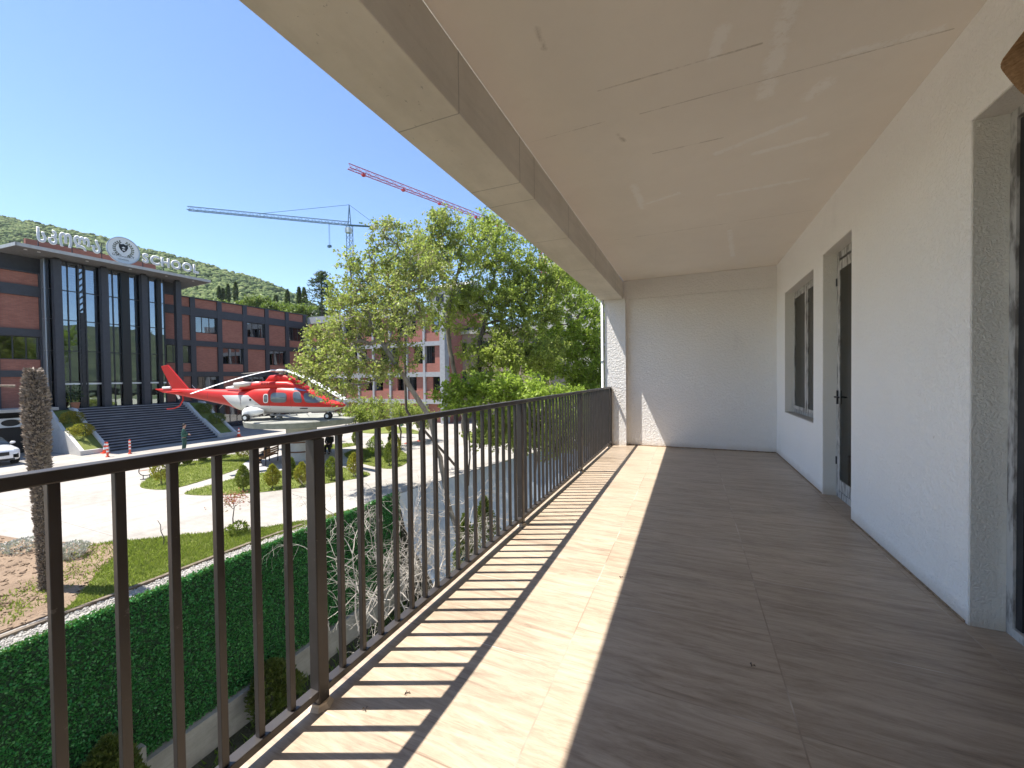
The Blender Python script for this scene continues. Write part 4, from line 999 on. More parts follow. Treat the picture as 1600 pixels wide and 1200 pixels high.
# fin, ventral guard, stabiliser, tail bumper
fin = MB(); pr = [(-5.34, 1.76), (-4.36, 1.80), (-5.62, 3.2), (-6.02, 3.12), (-5.95, 2.92)]
vs = [hl(x, -.06, z) for x, z in pr]+[hl(x, .06, z) for x, z in pr]; n = 5
fin.add(vs, [tuple(range(n)), tuple(range(2*n-1, n-1, -1))]+[(i, n+i, n+(i+1) % n, (i+1) % n) for i in range(n)]).build('tail_fin', red, he, bevel=.02)
MB().tube([hl(-4.75, 0, 1.45), hl(-4.72, 0, 1.15), hl(-4.95, 0, .8), hl(-5.3, 0, .66), hl(-5.75, 0, .62)], .035, 8).build('tail_guard', red, he)
for sgn in (-1, 1):
    MB().add([hl(-5.05, sgn*.12, 1.62), hl(-4.6, sgn*.14, 1.60), hl(-4.7, sgn*1.0, 1.60), hl(-5.0, sgn*1.0, 1.62), hl(-5.05, sgn*.12, 1.66), hl(-4.6, sgn*.14, 1.64), hl(-4.7, sgn*1.0, 1.63), hl(-5.0, sgn*1.0, 1.65)], [(0, 1, 2, 3), (4, 7, 6, 5), (0, 4, 5, 1), (1, 5, 6, 2), (2, 6, 7, 3), (3, 7, 4, 0)]).build('stabiliser', red, he)
MB().tube([hl(-5.9, -.08, 1.86), hl(-5.4, -.08, 1.88)], .07, 8).build('tail_gearbox', M['white'], he)
# tail rotor (two blades) on the far side
tr_ = MB().tube([hl(-5.6, .1, 1.7), hl(-5.6, .34, 1.7)], .05, 8).build('tail_rotor', M['steel'], he)
MB().bar(hl(-5.3, .34, 1.2), hl(-5.9, .34, 2.2), .03, .12).build('tail_blade', M['white'], tr_)
# antennas
MB().tube([hl(-3.9, 0, 1.75), hl(-4.15, 0, 2.0)], .012, 5).tube([hl(-2.2, 0, .9), hl(-2.5, 0, .62)], .015, 5).tube([hl(2.9, -.2, .4), hl(3.1, -.2, -0.0+.16)], .012, 5).build('antenna', M['steel'], he)
# sponsons & wheels
def wheel(c, r, wdt, parent, axis):
    a = Vector(axis).normalized()*wdt/2; c = Vector(c)
    o = MB().tube([c-a, c-a*.9, c+a*.9, c+a], [r*.82, r, r, r*.82], 20).build('wheel', M['rubber'], parent)
    MB().tube([c-a*1.06, c+a*1.06], r*.5, 14).build('rim', M['white'], o); return o
ax = (-sa, ca, 0)
for sgn in (-1, 1):
    sp = [(-.35, .12, .6, .10), (-.2, .02+.2, .72, .16), (.1, .25, .78, .2), (.5, .3, .72, .17), (.85, .42, .6, .06)]
    loft([[hl(x, sgn*.82+y*1.0, z) for y, z in sec2(a, b_, c, 2.4, 14)] for x, a, b_, c in sp]).build('wheel_fairing', M['white'], he, smooth=True)
    wheel(hl(.0, sgn*1.08, .2), .2, .16, he, ax)
    MB().tube([hl(.35, sgn*.8, .35), hl(.02, sgn*1.0, .2)], .04, 8).build('gear_leg', M['steel'], he)
wheel(hl(4.1, -.1, .19), .19, .1, he, ax); wheel(hl(4.1, .1, .19), .19, .1, he, ax)
MB().tube([hl(4.05, 0, .5), hl(4.1, 0, .19)], .05, 8).tube([hl(4.1, -.1, .19), hl(4.1, .1, .19)], .03, 8).build('gear_leg', M['steel'], he)
bg_ = MB(); bg_.tube([hl(.9, -.45, .28), hl(2.6, -.5, .28)], .03, 6)
for x in (1.1, 1.5, 2.1, 2.5): bg_.tube([hl(x, -.45, .28), hl(x, -.4, .42)], .025, 6)
bg_.lathe([(.05, .02), (.16, .05), (.16, .22), (.06, .3)], 12, hl(1.25, -.1, 0)).build('belly_gear', mat('grey_gear', (.3, .3, .29), .5)[0], he)
# rotor
HUB = Vector(hl(1.33, 0, 2.74))
MB().tube([hl(1.33, 0, 2.5), hl(1.33, 0, 2.7)], .11, 12).lathe([(.10, -.09), (.30, -.06), (.34, .02), (.2, .09), (.08, .12)], 16, tuple(HUB)).build('rotor_mast', mat('rotor_head_grey', (.42, .42, .40), .45, .4)[0], he)
tips = [W(298, 616.5, 19.8), W(540, 626, 20.3), W(381.5, 584.6, 27.5), W(576, 597, 26.6)]
for tp in tips:
    tp = Vector(tp); d = tp-HUB; L = Vector((d.x, d.y)).length; hd = Vector((d.x, d.y, 0)).normalized(); drop = d.z
    side = Vector((-hd.y, hd.x, 0)); bl = MB(); vs = []; fs = []; n = 14
    for i in range(n+1):
        u = i/n; r_l = .28+(L-.28)*u; c = HUB+hd*r_l+Vector((0, 0, .04+drop*u**1.35)); wd = .06 if u < .04 else (.10 if u < .1 else .20); th = .035 if u > .08 else .05
        for a, b_ in ((-1, 0), (-.3, 1), (.6, .6), (1, 0), (.3, -.7), (-.4, -.6)): vs.append(c+side*wd*a+Vector((0, 0, th*.5*b_)))
    for i in range(n):
        for k in range(6): fs.append((i*6+k, i*6+(k+1) % 6, (i+1)*6+(k+1) % 6, (i+1)*6+k))
    fs += [tuple(range(5, -1, -1)), tuple(n*6+k for k in range(6))]
    b_o = bl.add(vs, fs).build('rotor_blade', M['white'], he, smooth=False)
    MB().tube([HUB+hd*.18, HUB+hd*.55+Vector((0, 0, .04))], [.08, .06], 8).build('blade_grip', M['steel'], b_o)
# ================================================================== CAR
def car():
    X0, Yc = -35.35, 8.95
    t = thing('parked_car', (X0-2.4, Yc, GZ), 'white parked SUV under the brick wing, partly hidden by the palm trunk', 'car')
    # x' = distance back from nose
    S = [(0, .35, .80, .70), (.08, .28, .95, .84), (.35, .24, 1.02, .93), (.9, .22, 1.08, .97), (1.35, .22, 1.14, .97), (2.2, .22, 1.16, .97), (3.6, .22, 1.18, .96), (4.5, .26, 1.14, .92), (4.8, .4, .95, .82)]
    def s_(z0, z1, hw): return [(y, z) for y, z in sec2(z0, z1, hw, 4.5, 24)]
    wp = mat('white_car_paint', (.72, .73, .75), .18)[0]; wp.node_tree.nodes['Principled BSDF'].inputs['Coat Weight'].default_value = 1
    loft([[(X0-x, Yc+y, GZ+z) for y, z in s_(a, b_, c)] for x, a, b_, c in S]).build('body', wp, t, smooth=True)
    C_ = [(1.25, 1.05, 1.15, .82), (1.75, 1.05, 1.42, .76), (2.15, 1.05, 1.62, .70), (3.2, 1.05, 1.66, .68), (4.1, 1.05, 1.56, .66), (4.6, 1.05, 1.2, .72)]
    loft([[(X0-x, Yc+y, GZ+z) for y, z in s_(a, b_, c)] for x, a, b_, c in C_]).build('cabin_glass', mat('car_glass', (.03, .04, .05), .05, 0, .9)[0], t, smooth=True)
    loft([[(X0-x, Yc+y, GZ+z) for y, z in s_(1.6, b_, c)] for x, b_, c in ((2.0, 1.64, .6), (2.3, 1.685, .68), (3.3, 1.70, .66), (4.0, 1.66, .62))]).build('roof', wp, t, smooth=True)
    MB().box(X0-.02, X0+.035, Yc-.42, Yc+.42, GZ+.60, GZ+.80).build('grille', M['black'], t, bevel=.02)
    MB().box(X0-.03, X0+.03, Yc-.62, Yc+.62, GZ+.30, GZ+.42).build('lower_grille', M['black'], t, bevel=.02)
    for s in (-1, 1):
        MB().box(X0-.10, X0+.0, Yc+s*.66-.12, Yc+s*.66+.12, GZ+.42, GZ+.66).build('side_intake', M['black'], t, bevel=.02)
        MB().blob((X0-.17, Yc+s*.68, GZ+.86), (.14, .17, .09), 2, 0).build('headlight', mat('headlight_glass', (.6, .62, .65), .1, .3)[0], t, smooth=True)
        MB().blob((X0-1.75, Yc+s*1.03, GZ+1.16), (.09, .12, .08), 2, 0).build('mirror', wp, t, smooth=True)
        for xw in (.95, 3.85):
            c = Vector((X0-xw, Yc+s*.86, GZ+.37)); a = Vector((0, s*.12, 0))
            o = MB().tube([c-a, c+a*.9, c+a], [.37, .37, .33], 24).build('wheel', M['rubber'], t)
            MB().tube([c+a*.8, c+a*1.06], .24, 16).build('rim', M['steel'], o)
    MB().box(X0+.002, X0+.045, Yc-.26, Yc+.26, GZ+.47, GZ+.57).build('number_plate', M['white'], t)
    return t
car()
# ================================================================== CONES, BOLLARDS
m_or = mat('orange_red_plastic', (.75, .09, .04), .45)[0]; m_ow = mat('reflective_white', (.8, .8, .78), .4)[0]
def cone(x, y, label, z=GZ, g='red and white traffic cones', h=.75):
    t = thing('traffic_cone', (x, y, z), label, 'traffic cone', g)
    MB().box(x-.2, x+.2, y-.2, y+.2, z+.005, z+.04).build('base', m_or, t, bevel=.01)
    R = lambda u: .14*(1-u)+.03*u
    c = MB().lathe([(R(u), z+.04+(h-.04)*u) for u in (0, .25, .5, .75, 1)], 16, (x, y, 0)).build('cone_body', m_or, t, smooth=True)
    s = MB()
    for a, b_ in ((.3, .5), (.68, .85)): s.lathe([(R(a)+.004, z+.04+(h-.04)*a), (R(b_)+.004, z+.04+(h-.04)*b_)], 16, (x, y, 0))
    s.build('white_band', m_ow, t); return t
cone(-35.3, 13.45, 'traffic cone at the foot of the left stair planter'); cone(-34.4, 21.5, 'traffic cone at the foot of the right stair planter, near the plinth')
cone(-18.56, 23.48, 'left one of two traffic cones on the paving beyond the lawn', h=.8); cone(-18.44, 24.75, 'right one of two traffic cones on the paving beyond the lawn', h=.8)
def bollard(x, y, label):
    t = thing('bollard', (x, y, GZ), label, 'bollard', 'striped bollards before the steps')
    MB().lathe([(.10, GZ), (.10, GZ+.05), (.055, GZ+.06), (.055, GZ+.88), (.03, GZ+.93)], 14, (x, y, 0)).build('post', m_or, t)
    s = MB()
    for z in (.3, .52, .74): s.lathe([(.058, GZ+z), (.058, GZ+z+.1)], 14, (x, y, 0))
    s.build('white_band', m_ow, t)
bollard(-33.36, 12.81, 'taller-looking red and white bollard left of the other, before the steps'); bollard(-33.33, 13.9, 'red and white bollard nearer the middle of the steps')
# ================================================================== PEOPLE
def skin_body(pts, edges, rad, m, name, parent):
    me = bpy.data.meshes.new('s'); me.from_pydata(pts, edges, []); o = bpy.data.objects.new('s', me); COL.objects.link(o)
    sk = o.modifiers.new('k', 'SKIN'); sk.use_smooth_shade = True
    for i, r in enumerate(rad): me.skin_vertices[0].data[i].radius = (r, r) if not hasattr(r, '__len__') else r
    me.skin_vertices[0].data[0].use_root = True
    o.modifiers.new('b', 'SUBSURF').levels = 2
    o.modifiers['b'].render_levels = 2
    bpy.context.view_layer.update()
    nm = bpy.data.meshes.new_from_object(o.evaluated_get(bpy.context.evaluated_depsgraph_get())); bpy.data.objects.remove(o)
    nm.materials.clear(); nm.materials.append(m); nm.name = name
    ob = bpy.data.objects.new(name, nm); COL.objects.link(ob); ob.parent = parent; return ob
m_skin = mat('skin', (.42, .24, .17), .5)[0]; m_hair = mat('dark_hair', (.015, .012, .01), .6)[0]
def person(loc, face, pose, top_c, leg_c, label, hat=None):
    t = thing('person', loc, label, 'person'); t.rotation_euler = (0, 0, face)
    mt = nmat('cloth_top', top_c, tuple(q*1.6+.01 for q in top_c), 9, .9); ml = nmat('cloth_legs', leg_c, tuple(q*1.5+.01 for q in leg_c), 9, .9)
    # local: facing +x, y left
    if pose == 'stand':
        hz = .92; J = dict(pel=(0, 0, .92), che=(.0, 0, 1.28), nek=(.0, 0, 1.48), hd0=(.02, 0, 1.56), hd1=(.03, 0, 1.68))
        legs = [[(0, s*.09, .88), (.05 if s > 0 else -.02, s*.10, .48), (.02 if s > 0 else -.08, s*.11, .09), (.15 if s > 0 else .05, s*.12, .04)] for s in (-1, 1)]
        arms = [[(0, s*.18, 1.42), (-.02, s*.24, 1.14), (.22, s*.17, 1.06)] for s in (-1, 1)]
    else:
        J = dict(pel=(0, 0, .50), che=(-.02, 0, .88), nek=(.02, 0, 1.07), hd0=(.05, 0, 1.14), hd1=(.07, 0, 1.26))
        legs = [[(0, s*.10, .50), (.42, s*.12, .50), (.44, s*.12, .09), (.58, s*.13, .04)] for s in (-1, 1)]
        arms = [[(0, s*.18, 1.0), (.05, s*.24, .74), (.30, s*.12, .66)] for s in (-1, 1)]
    pts = [J['pel'], J['che'], J['nek'], J['hd0'], J['hd1']]; ed = [(0, 1), (1, 2), (2, 3), (3, 4)]; rad = [(.11, .09), (.12, .09), .06, .07, .06]
    for L_ in legs:
        b_ = len(pts); pts += L_[1:]; ed += [(0, b_)]+[(b_+i, b_+i+1) for i in range(2)]; rad += [.062, .045, .035]
    for A in arms:
        b_ = len(pts); pts += A; ed += [(1, b_)]+[(b_+i, b_+i+1) for i in range(2)]; rad += [.055, .042, .032]
    body_ = skin_body(pts, ed, rad, m_skin, 'body', t)
    # clothing shells
    pts = [tuple(np.array(J['pel'])-np.array([0, 0, .10])), tuple((np.array(J['pel'])+np.array(J['che']))/2), J['che'], tuple(np.array(J['nek'])-np.array([0, 0, .06]))]; ed = [(0, 1), (1, 2), (2, 3)]; rad = [(.19, .15), (.18, .145), (.20, .15), .085]
    for A in arms:
        b_ = len(pts); pts += A; ed += [(2, b_), (b_, b_+1), (b_+1, b_+2)]; rad += [.075, .058, .045]
    skin_body(pts, ed, rad, mt, 'jacket', t)
    pts = [tuple(np.array(J['pel'])+np.array([0, 0, .06]))]; ed = []; rad = [(.16, .13)]
    for L_ in legs:
        b_ = len(pts); pts += L_[1:3]; ed += [(0, b_), (b_, b_+1)]; rad += [.085, .06]
    skin_body(pts, ed, rad, ml, 'trousers', t)
    h = Vector(J['hd1'])
    def lp(mb, nm, m): o = mb.build(nm, m, t); return o
    def loc_mb(mb, nm, m, par=t):
        o = mb.build(nm, m, top=(0, 0, 0)); o.parent = par; o.location = (0, 0, 0); return o
    hd = loc_mb(MB().blob(h-Vector((0, 0, .0)), (.095, .078, .12), 2, 0), 'head', m_skin)
    for p_ in hd.data.polygons: p_.use_smooth = True
    loc_mb(MB().blob(h+Vector((-.02, 0, .035)), (.10, .088, .10), 2, .03), 'hair', m_hair)
    fc = MB(); fc.blob(h+Vector((.098, 0, -.01)), (.016, .012, .022), 1, 0)
    loc_mb(fc, 'nose', m_skin, hd)
    e = MB()
    for s in (-1, 1): e.blob(h+Vector((.085, s*.03, .012)), (.01, .012, .006), 1, 0)
    loc_mb(e, 'eyes', M['black'], hd)
    loc_mb(MB().blob(h+Vector((.085, 0, -.055)), (.01, .025, .006), 1, 0), 'mouth', mat('lips', (.3, .1, .09), .5)[0], hd)
    for s, A in zip((-1, 1), arms):
        w0 = Vector(A[-1]); d = (Vector(A[-1])-Vector(A[-2])).normalized(); hm = MB()
        side = Vector((0, 1, 0)); hm.tube([w0, w0+d*.09], [.028, .034], 8)
        for k in range(4): q = w0+d*.085+side*(k-1.5)*.018; hm.tube([q, q+d*.04+Vector((0, 0, -.01)), q+d*.06+Vector((0, 0, -.035))], [.009, .008, .006], 5)
        q = w0+d*.03-side*s*.03; hm.tube([q, q+d*.05-side*s*.02], [.011, .008], 5)
        loc_mb(hm, 'hand', m_skin)
    for L_ in legs:
        a = Vector(L_[2]); sh_ = MB(); sh_.blob(a+Vector((.07, 0, -.04)), (.14, .05, .05), 2, 0); loc_mb(sh_, 'shoe', M['black'])
    return t
person((-31.4, 16.0, GZ), math.radians(60), 'stand', (.02, .07, .055), (.02, .055, .045), 'person in dark green work clothes walking before the steps, hands held out')
def bench(x, y, rz, label):
    t = thing('bench', (x, y, GZ), label, 'bench'); t.rotation_euler = (0, 0, rz)
    def L_(mb, nm, m, par=t): o = mb.build(nm, m, top=(0, 0, 0)); o.parent = par; o.location = (0, 0, 0); return o
    s = MB()
    for k in range(4): s.box(-.85, .85, -.22+k*.115, -.13+k*.115, .43, .465)
    L_(s, 'seat', nmat('bench_wood', (.30, .15, .06), (.42, .22, .10), 8, .7))
    s = MB()
    for k in range(3): s.box(-.85, .85, .245, .275, .56+k*.12, .65+k*.12)
    L_(s, 'backrest', nmat('bench_wood_dark', (.25, .12, .05), (.36, .19, .09), 8, .7))
    for sx in (-.7, .7):
        m_ = MB(); m_.bar((sx, -.2, 0), (sx, -.2, .43), .04); m_.bar((sx, .26, 0), (sx, .29, .9), .04); m_.bar((sx, -.2, .41), (sx, .26, .41), .04); L_(m_, 'leg', M['black'])
    return t
bx, by = -21.75, 15.1
bench(bx, by, math.radians(-60), 'wooden bench with black legs in the shade of the plinth')
person((bx+.0, by+.05, GZ+.0), math.radians(-150+0), 'sit', (.012, .014, .016), (.012, .014, .018), 'person in dark clothes seated on the bench beneath the helicopter')
person((-21.0, 18.75, GZ), math.radians(-60), 'sit', (.008, .008, .009), (.01, .01, .012), 'person in black seated on a stool right of the plinth column')
st_ = thing('stool', (-21.0, 18.75, GZ), 'low black stool under the person in black', 'stool')
MB().lathe([(.17, GZ+.36), (.17, GZ+.40)], 16, (-21.0, 18.75, 0)).build('seat', M['black'], st_)
for k in range(3): a = k*2.09; MB().tube([(-21+.13*math.cos(a), 18.75+.13*math.sin(a), GZ), (-21+.1*math.cos(a), 18.75+.1*math.sin(a), GZ+.36)], .015, 6).build('leg', M['black'], st_)
# white hoop chair
hc_ = np.array(pz(229, 748.5, GZ)[:2]); t = thing('hoop_rack', (hc_[0], hc_[1], GZ), 'small dark metal hoop rack beside the rounded lawn corner', 'bike rack')
r = .25; q = MB(); cc = [(hc_[0]+r*.4*math.cos(a)*1.0, hc_[1]+r*math.cos(a), GZ+.42+r*math.sin(a)) for a in np.linspace(0, 2*math.pi, 25)]
q.tube(cc, .018, 6, False); q.build('hoop', M['dark2'], t); MB().tube([(hc_[0]-.1, hc_[1]-.25, GZ+.43), (hc_[0]+.1, hc_[1]+.25, GZ+.43)], .018, 6).build('crossbar', mat('orange_bar', (.5, .2, .1), .5)[0], t)
f = MB()
for s in (-1, 1): f.tube([(hc_[0]+s*.04, hc_[1]+s*.11, GZ), (hc_[0]+s*.04, hc_[1]+s*.11, GZ+.22)], .018, 6)
f.tube([(hc_[0]-.08, hc_[1]-.22, GZ+.02), (hc_[0]+.08, hc_[1]+.22, GZ+.02)], .018, 6)
f.build('stand', M['dark2'], t)
# furled sunshade by the cones
u0 = pz(627, 684, GZ); t = thing('furled_parasol', (u0[0], u0[1], GZ), 'furled dark green parasol standing left of the two cones', 'parasol')
MB().lathe([(.05, GZ+.9), (.20, GZ+1.0), (.16, GZ+1.8), (.05, GZ+2.5)], 10, (u0[0], u0[1], 0)).build('canopy', mat('green_canvas', (.03, .12, .11), .8)[0], t)
MB().lathe([(.25, GZ), (.25, GZ+.06), (.025, GZ+.07), (.025, GZ+2.6)], 12, (u0[0], u0[1], 0)).build('pole', M['steel'], t)
# ================================================================== TREES
def tree(name, label, base, trunk, crowns, mat_leaf, mat_bark, lsize=.1, lpc=60, seed=0, group=None, cat='tree', twr=.009, spread=.42, tmax=.3, bare=False):
    r = np.random.default_rng(seed)
    t = thing(name, base, label, cat, group)
    nodes = [np.array(p, float) for p in trunk]
    # densify trunk
    dn = [nodes[0]]; par = [-1]
    for a, b_ in zip(nodes, nodes[1:]):
        k = max(1, int(np.linalg.norm(b_-a)/.35))
        for i in range(1, k+1): dn.append(a+(b_-a)*i/k+r.normal(size=3)*.02); par.append(len(dn)-2)
    ntr = len(dn); N = list(dn); arr = np.array(N)
    cl = []
    for c, rad, n in crowns:
        for _ in range(n):
            d = r.normal(size=3); d /= np.linalg.norm(d); d *= r.random()**.45
            cl.append(np.array(c)+d*np.array(rad))
    cl.sort(key=lambda p: np.linalg.norm(p-N[ntr-1]))
    ends = []
    for p in cl:
        A = np.array(N); A = A[max(0, int(ntr*.35)):]; off = len(N)-len(A)
        d = np.linalg.norm(A-p, axis=1)+.7*np.maximum(0, A[:, 2]-p[2]+.1)
        i = int(np.argmin(d))+off; a = N[i]; L = np.linalg.norm(p-a)
        if L < .12: ends.append(i); continue
        k = max(2, int(L/.3)); pd = (N[i]-N[par[i]]) if par[i] >= 0 else np.array([0, 0, .3]); pd = pd/(np.linalg.norm(pd)+1e-9)
        ctl = a+pd*L*.35+np.array([0, 0, L*.08]); pi = i
        for j in range(1, k+1):
            u = j/k; q = (1-u)**2*a+2*u*(1-u)*ctl+u*u*p+r.normal(size=3)*.03*(u < 1)
            N.append(q); par.append(pi); pi = len(N)-1
        ends.append(pi)
    R = np.zeros(len(N)); has = np.zeros(len(N))
    for i in ends: has[i] = max(has[i], twr**2.1)
    acc = np.array(has)
    for i in range(len(N)-1, 0, -1):
        if acc[i] == 0: acc[i] = twr**2.1
        acc[par[i]] += acc[i] if par[i] >= 0 else 0
    R = np.minimum(acc**(1/2.1), tmax)
    # chains
    ch = [[] for _ in N]
    for i in range(1, len(N)): ch[par[i]].append(i)
    mb = MB(); stack = [(0, [0])]
    while stack:
        i, path = stack.pop()
        while ch[i]:
            k = sorted(ch[i], key=lambda c: -R[c])
            for c in k[1:]: stack.append((c, [i, c]))
            i = k[0]; path.append(i)
        if len(path) > 1:
            rr = [R[j] for j in path]
            if path[0] != 0: rr[0] = min(R[path[0]], rr[1]*1.25)
            mb.tube([N[j] for j in path], rr, 7 if rr[1] > .04 else 4, False)
    # twigs and leaves
    LP = []; LD = []
    for e in ends:
        p = N[e]; bd = p-N[par[e]] if par[e] >= 0 else np.array([0, 0, 1.]); bd = bd/(np.linalg.norm(bd)+1e-9)
        nt = 5; 
        for _ in range(nt):
            d = bd*.55+r.normal(size=3)*.6; d[2] += .1; d /= np.linalg.norm(d); L = spread*(.6+.7*r.random())
            e2 = p+d*L+np.array([0, 0, -.05*L]); mb.tube([p, (p+e2)/2+r.normal(size=3)*.02, e2], [twr*.7, twr*.5, twr*.3], 3, False)
            k = max(1, lpc//nt); u = r.random(k)*1.05; P = p+np.outer(u, d*L)+r.normal(size=(k, 3))*.05
            LP.append(P); LD.append(d*.3+r.normal(size=(k, 3))*.75+np.array([0, 0, -.25]))
    mb.build('trunk', mat_bark, t, smooth=True)
    if not bare:
        P = np.concatenate(LP); D = np.concatenate(LD)
        quads_obj('crown', leaf_quads(P, D, lsize*r.uniform(.6, 1.25, len(P)), r, .62), mat_leaf, t)
    return t
def cr(px, py, d, rx, ry, rz, n): return (W(px, py, d), (rx, ry, rz), n)
# big airy tree with leaning trunk
tree('broadleaf_tree', 'airy yellow-green tree with a leaning trunk, left part spreading toward the helicopter', (-9.2, 14.5, -5.0),
     [(-9.0, 14.5, -5.2), W(700, 785, 17), W(688, 716, 17), W(668, 645, 16.8), W(640, 603, 16.7), W(612, 560, 16.8), W(590, 520, 17)],
     [cr(540, 560, 16.5, 1.9, 1.5, 1.2, 95), cr(590, 490, 17, 2.3, 1.8, 1.6, 140), cr(556, 470, 17.2, 1.2, 1.3, 1.2, 55), cr(640, 425, 17.4, 2.2, 1.7, 1.7, 130), cr(605, 372, 17.2, .7, .7, .8, 24), cr(562, 415, 17.2, .7, .8, .5, 20), cr(505, 530, 17, .7, .7, .6, 20), cr(492, 575, 16.5, 1.0, .8, .7, 32), cr(620, 570, 16.5, 1.3, 1.1, .9, 32), cr(530, 612, 16, .9, .9, .35, 14)],
     M['leaf_a'], M['bark'], .125, 46, 1, twr=.008, tmax=.105)
tree('broadleaf_tree', 'slender upright tree just right of the leaning trunk', (-10.9, 18.0, GZ),
     [(-10.9, 17.9, GZ-.1), W(634, 640, 20), W(633, 560, 20), W(634, 480, 20), W(645, 420, 20)],
     [cr(650, 400, 20, 1.6, 1.5, 1.6, 60), cr(690, 360, 20, 1.2, 1.1, .9, 45), cr(618, 450, 20, 1.5, 1.3, 1.2, 40), cr(690, 345, 20.3, .6, .6, .5, 12)],
     M['leaf_a'], M['bark_dk'], .13, 50, 2, twr=.006, tmax=.10)
tree('broadleaf_tree', 'taller green tree with forked pale limbs in the middle of the group', (-9.0, 20, GZ),
     [W(728, 700, 21), W(722, 640, 21), W(706, 560, 21), W(698, 500, 21), W(712, 440, 21)],
     [cr(735, 400, 21, 2.5, 2.0, 1.9, 150), cr(770, 360, 21.5, 1.2, 1.2, .9, 45), cr(700, 480, 21, 1.9, 1.5, 1.5, 85), cr(800, 420, 22, 2.2, 1.6, 2.0, 130), cr(690, 400, 21, 1.5, 1.4, 1.2, 45)],
     M['leaf_b'], M['bark'], .14, 46, 3, twr=.0065, tmax=.14)
tree('broadleaf_tree', 'broad tree with a dark thick stub trunk near the middle right', (-7.5, 21, GZ),
     [W(752, 700, 20.5), W(748, 600, 20.5), W(750, 535, 20.5), W(757, 500, 20.5), W(770, 470, 20.8)],
     [cr(800, 490, 21, 2.2, 1.8, 1.7, 150), cr(850, 450, 22, 2.1, 1.8, 2.0, 150), cr(770, 555, 20, 1.8, 1.3, 1.1, 95), cr(830, 550, 21, 2.0, 1.4, 1.2, 110), cr(730, 470, 20.5, 1.1, 1.1, .8, 30)],
     M['leaf_b'], M['bark_dk'], .14, 60, 4, twr=.0065, tmax=.2)
tree('broadleaf_tree', 'dense tree filling the gap beside the far pillar', (-4.5, 23, GZ),
     [W(905, 690, 24), W(903, 600, 24), W(900, 540, 24), W(890, 500, 24)],
     [cr(890, 510, 24, 2.4, 2.0, 2.2, 170), cr(930, 560, 24, 2.0, 1.8, 2.0, 130), cr(860, 560, 23, 1.7, 1.6, 1.5, 90), cr(900, 440, 26, 2.2, 2, 1.4, 70), cr(960, 480, 25, 2, 2, 1.6, 60)],
     M['leaf_c'], M['bark_dk'], .15, 64, 5, twr=.0065, tmax=.18)
for i, (px, py, d, rx, rz, n, lab) in enumerate(((730, 620, 17.5, 1.5, 1.0, 75, 'leafy bright green shrub right of the leaning trunk'), (805, 610, 17.5, 1.7, 1.0, 85, 'wide bright shrub above the middle of the far railing'),
        (880, 640, 19, 1.7, 1.1, 85, 'bright shrub beside the far railing posts'), (775, 672, 18.5, 1.5, .9, 60, 'dark leafy shrub above the tarpaulin edge'), (850, 690, 22, 1.8, .8, 60, 'low shrub seen through the far bars'), (925, 655, 22, 1.5, 1.2, 70, 'shrub tight against the outer side of the far pillar'), (915, 605, 23, 1.6, 1.1, 90, 'upper bright bush filling the view just left of the far pillar'), (835, 665, 19, 2.0, .9, 90, 'wide dark green bush behind the middle of the far bars'), (890, 675, 21, 1.8, .9, 80, 'dark bush low behind the last bars'))):
    c = W(px, py, d); gz = GZ
    tree('leafy_shrub', lab, (c[0], c[1], gz), [(c[0], c[1], gz), (c[0]+.1, c[1], (gz+c[2])/2-.3), (c[0], c[1]+.1, c[2]-rz*.6)], [(c, (rx, 1.2, rz), n)], M['leaf_c'] if i in (0, 1, 2, 5, 6) else M['leaf_b'], M['bark_dk'], .16, 60, 50+i, cat='shrub', twr=.005)
# bushes in front of the grey wing
for i, (px, py, d, rx, rz) in enumerate(((585, 640, 27, 1.6, .9), (625, 645, 29, 1.3, .8), (560, 650, 25, 1.0, .6), (655, 650, 30, 1.3, 1.0))):
    c = W(px, py, d)
    tree('garden_bush', ('round grey-green bush left of the group before the grey wing', 'middle bush before the grey wing', 'smallest bush beside the helicopter nose', 'rightmost bush before the grey wing')[i], (c[0], c[1], GZ), [(c[0], c[1], GZ), (c[0], c[1], GZ+.6)], [(c, (rx, 1.2, rz), 60)], M['leaf_b'], M['bark_dk'], .12, 50, 80+i, cat='bush')
# ---- bare shrub right outside the railing
c = W(600, 905, 9.0)
bs = thing('bare_shrub', (c[0], c[1], LZ), 'pale leafless shrub with tangled white twigs just outside the railing', 'shrub')
mb = MB(); r = np.random.default_rng(17)
def grow(p, d, L, rad, lvl):
    n = 5; pts = [p]; q = p; dd = d
    for i in range(n):
        dd = dd+r.normal(size=3)*.16+np.array([0, 0, -.03 if lvl else .02]); dd /= np.linalg.norm(dd); q = q+dd*L/n; pts.append(q)
        if lvl < 4 and i > 0:
            for _ in range(2 if lvl < 3 else 1):
                if r.random() < .55: nd = dd+r.normal(size=3)*.75; nd /= np.linalg.norm(nd); grow(q, nd, L*(.45+.3*r.random()), rad*.6, lvl+1)
    mb.tube(pts, [rad*(1-.5*i/n) for i in range(n+1)], 4 if lvl > 1 else 6, False)
for bx_, by_, dz in ((600, 960, 9.2), (560, 930, 8.8), (640, 880, 9.8), (590, 880, 9.0), (690, 800, 12)):
    p = W(bx_, by_, dz)
    base = np.array([p[0], p[1], min(p[2], -4.2)])
    for _ in range(2):
        d = r.normal(size=3)*.45+np.array([0, 0, .8]); d /= np.linalg.norm(d); grow(base, d, 1.7, .019, 0)
mb.tube([(c[0], c[1], LZ), (c[0]+.1, c[1], -6), (c[0], c[1]+.1, -4.3)], [.07, .06, .045], 8)
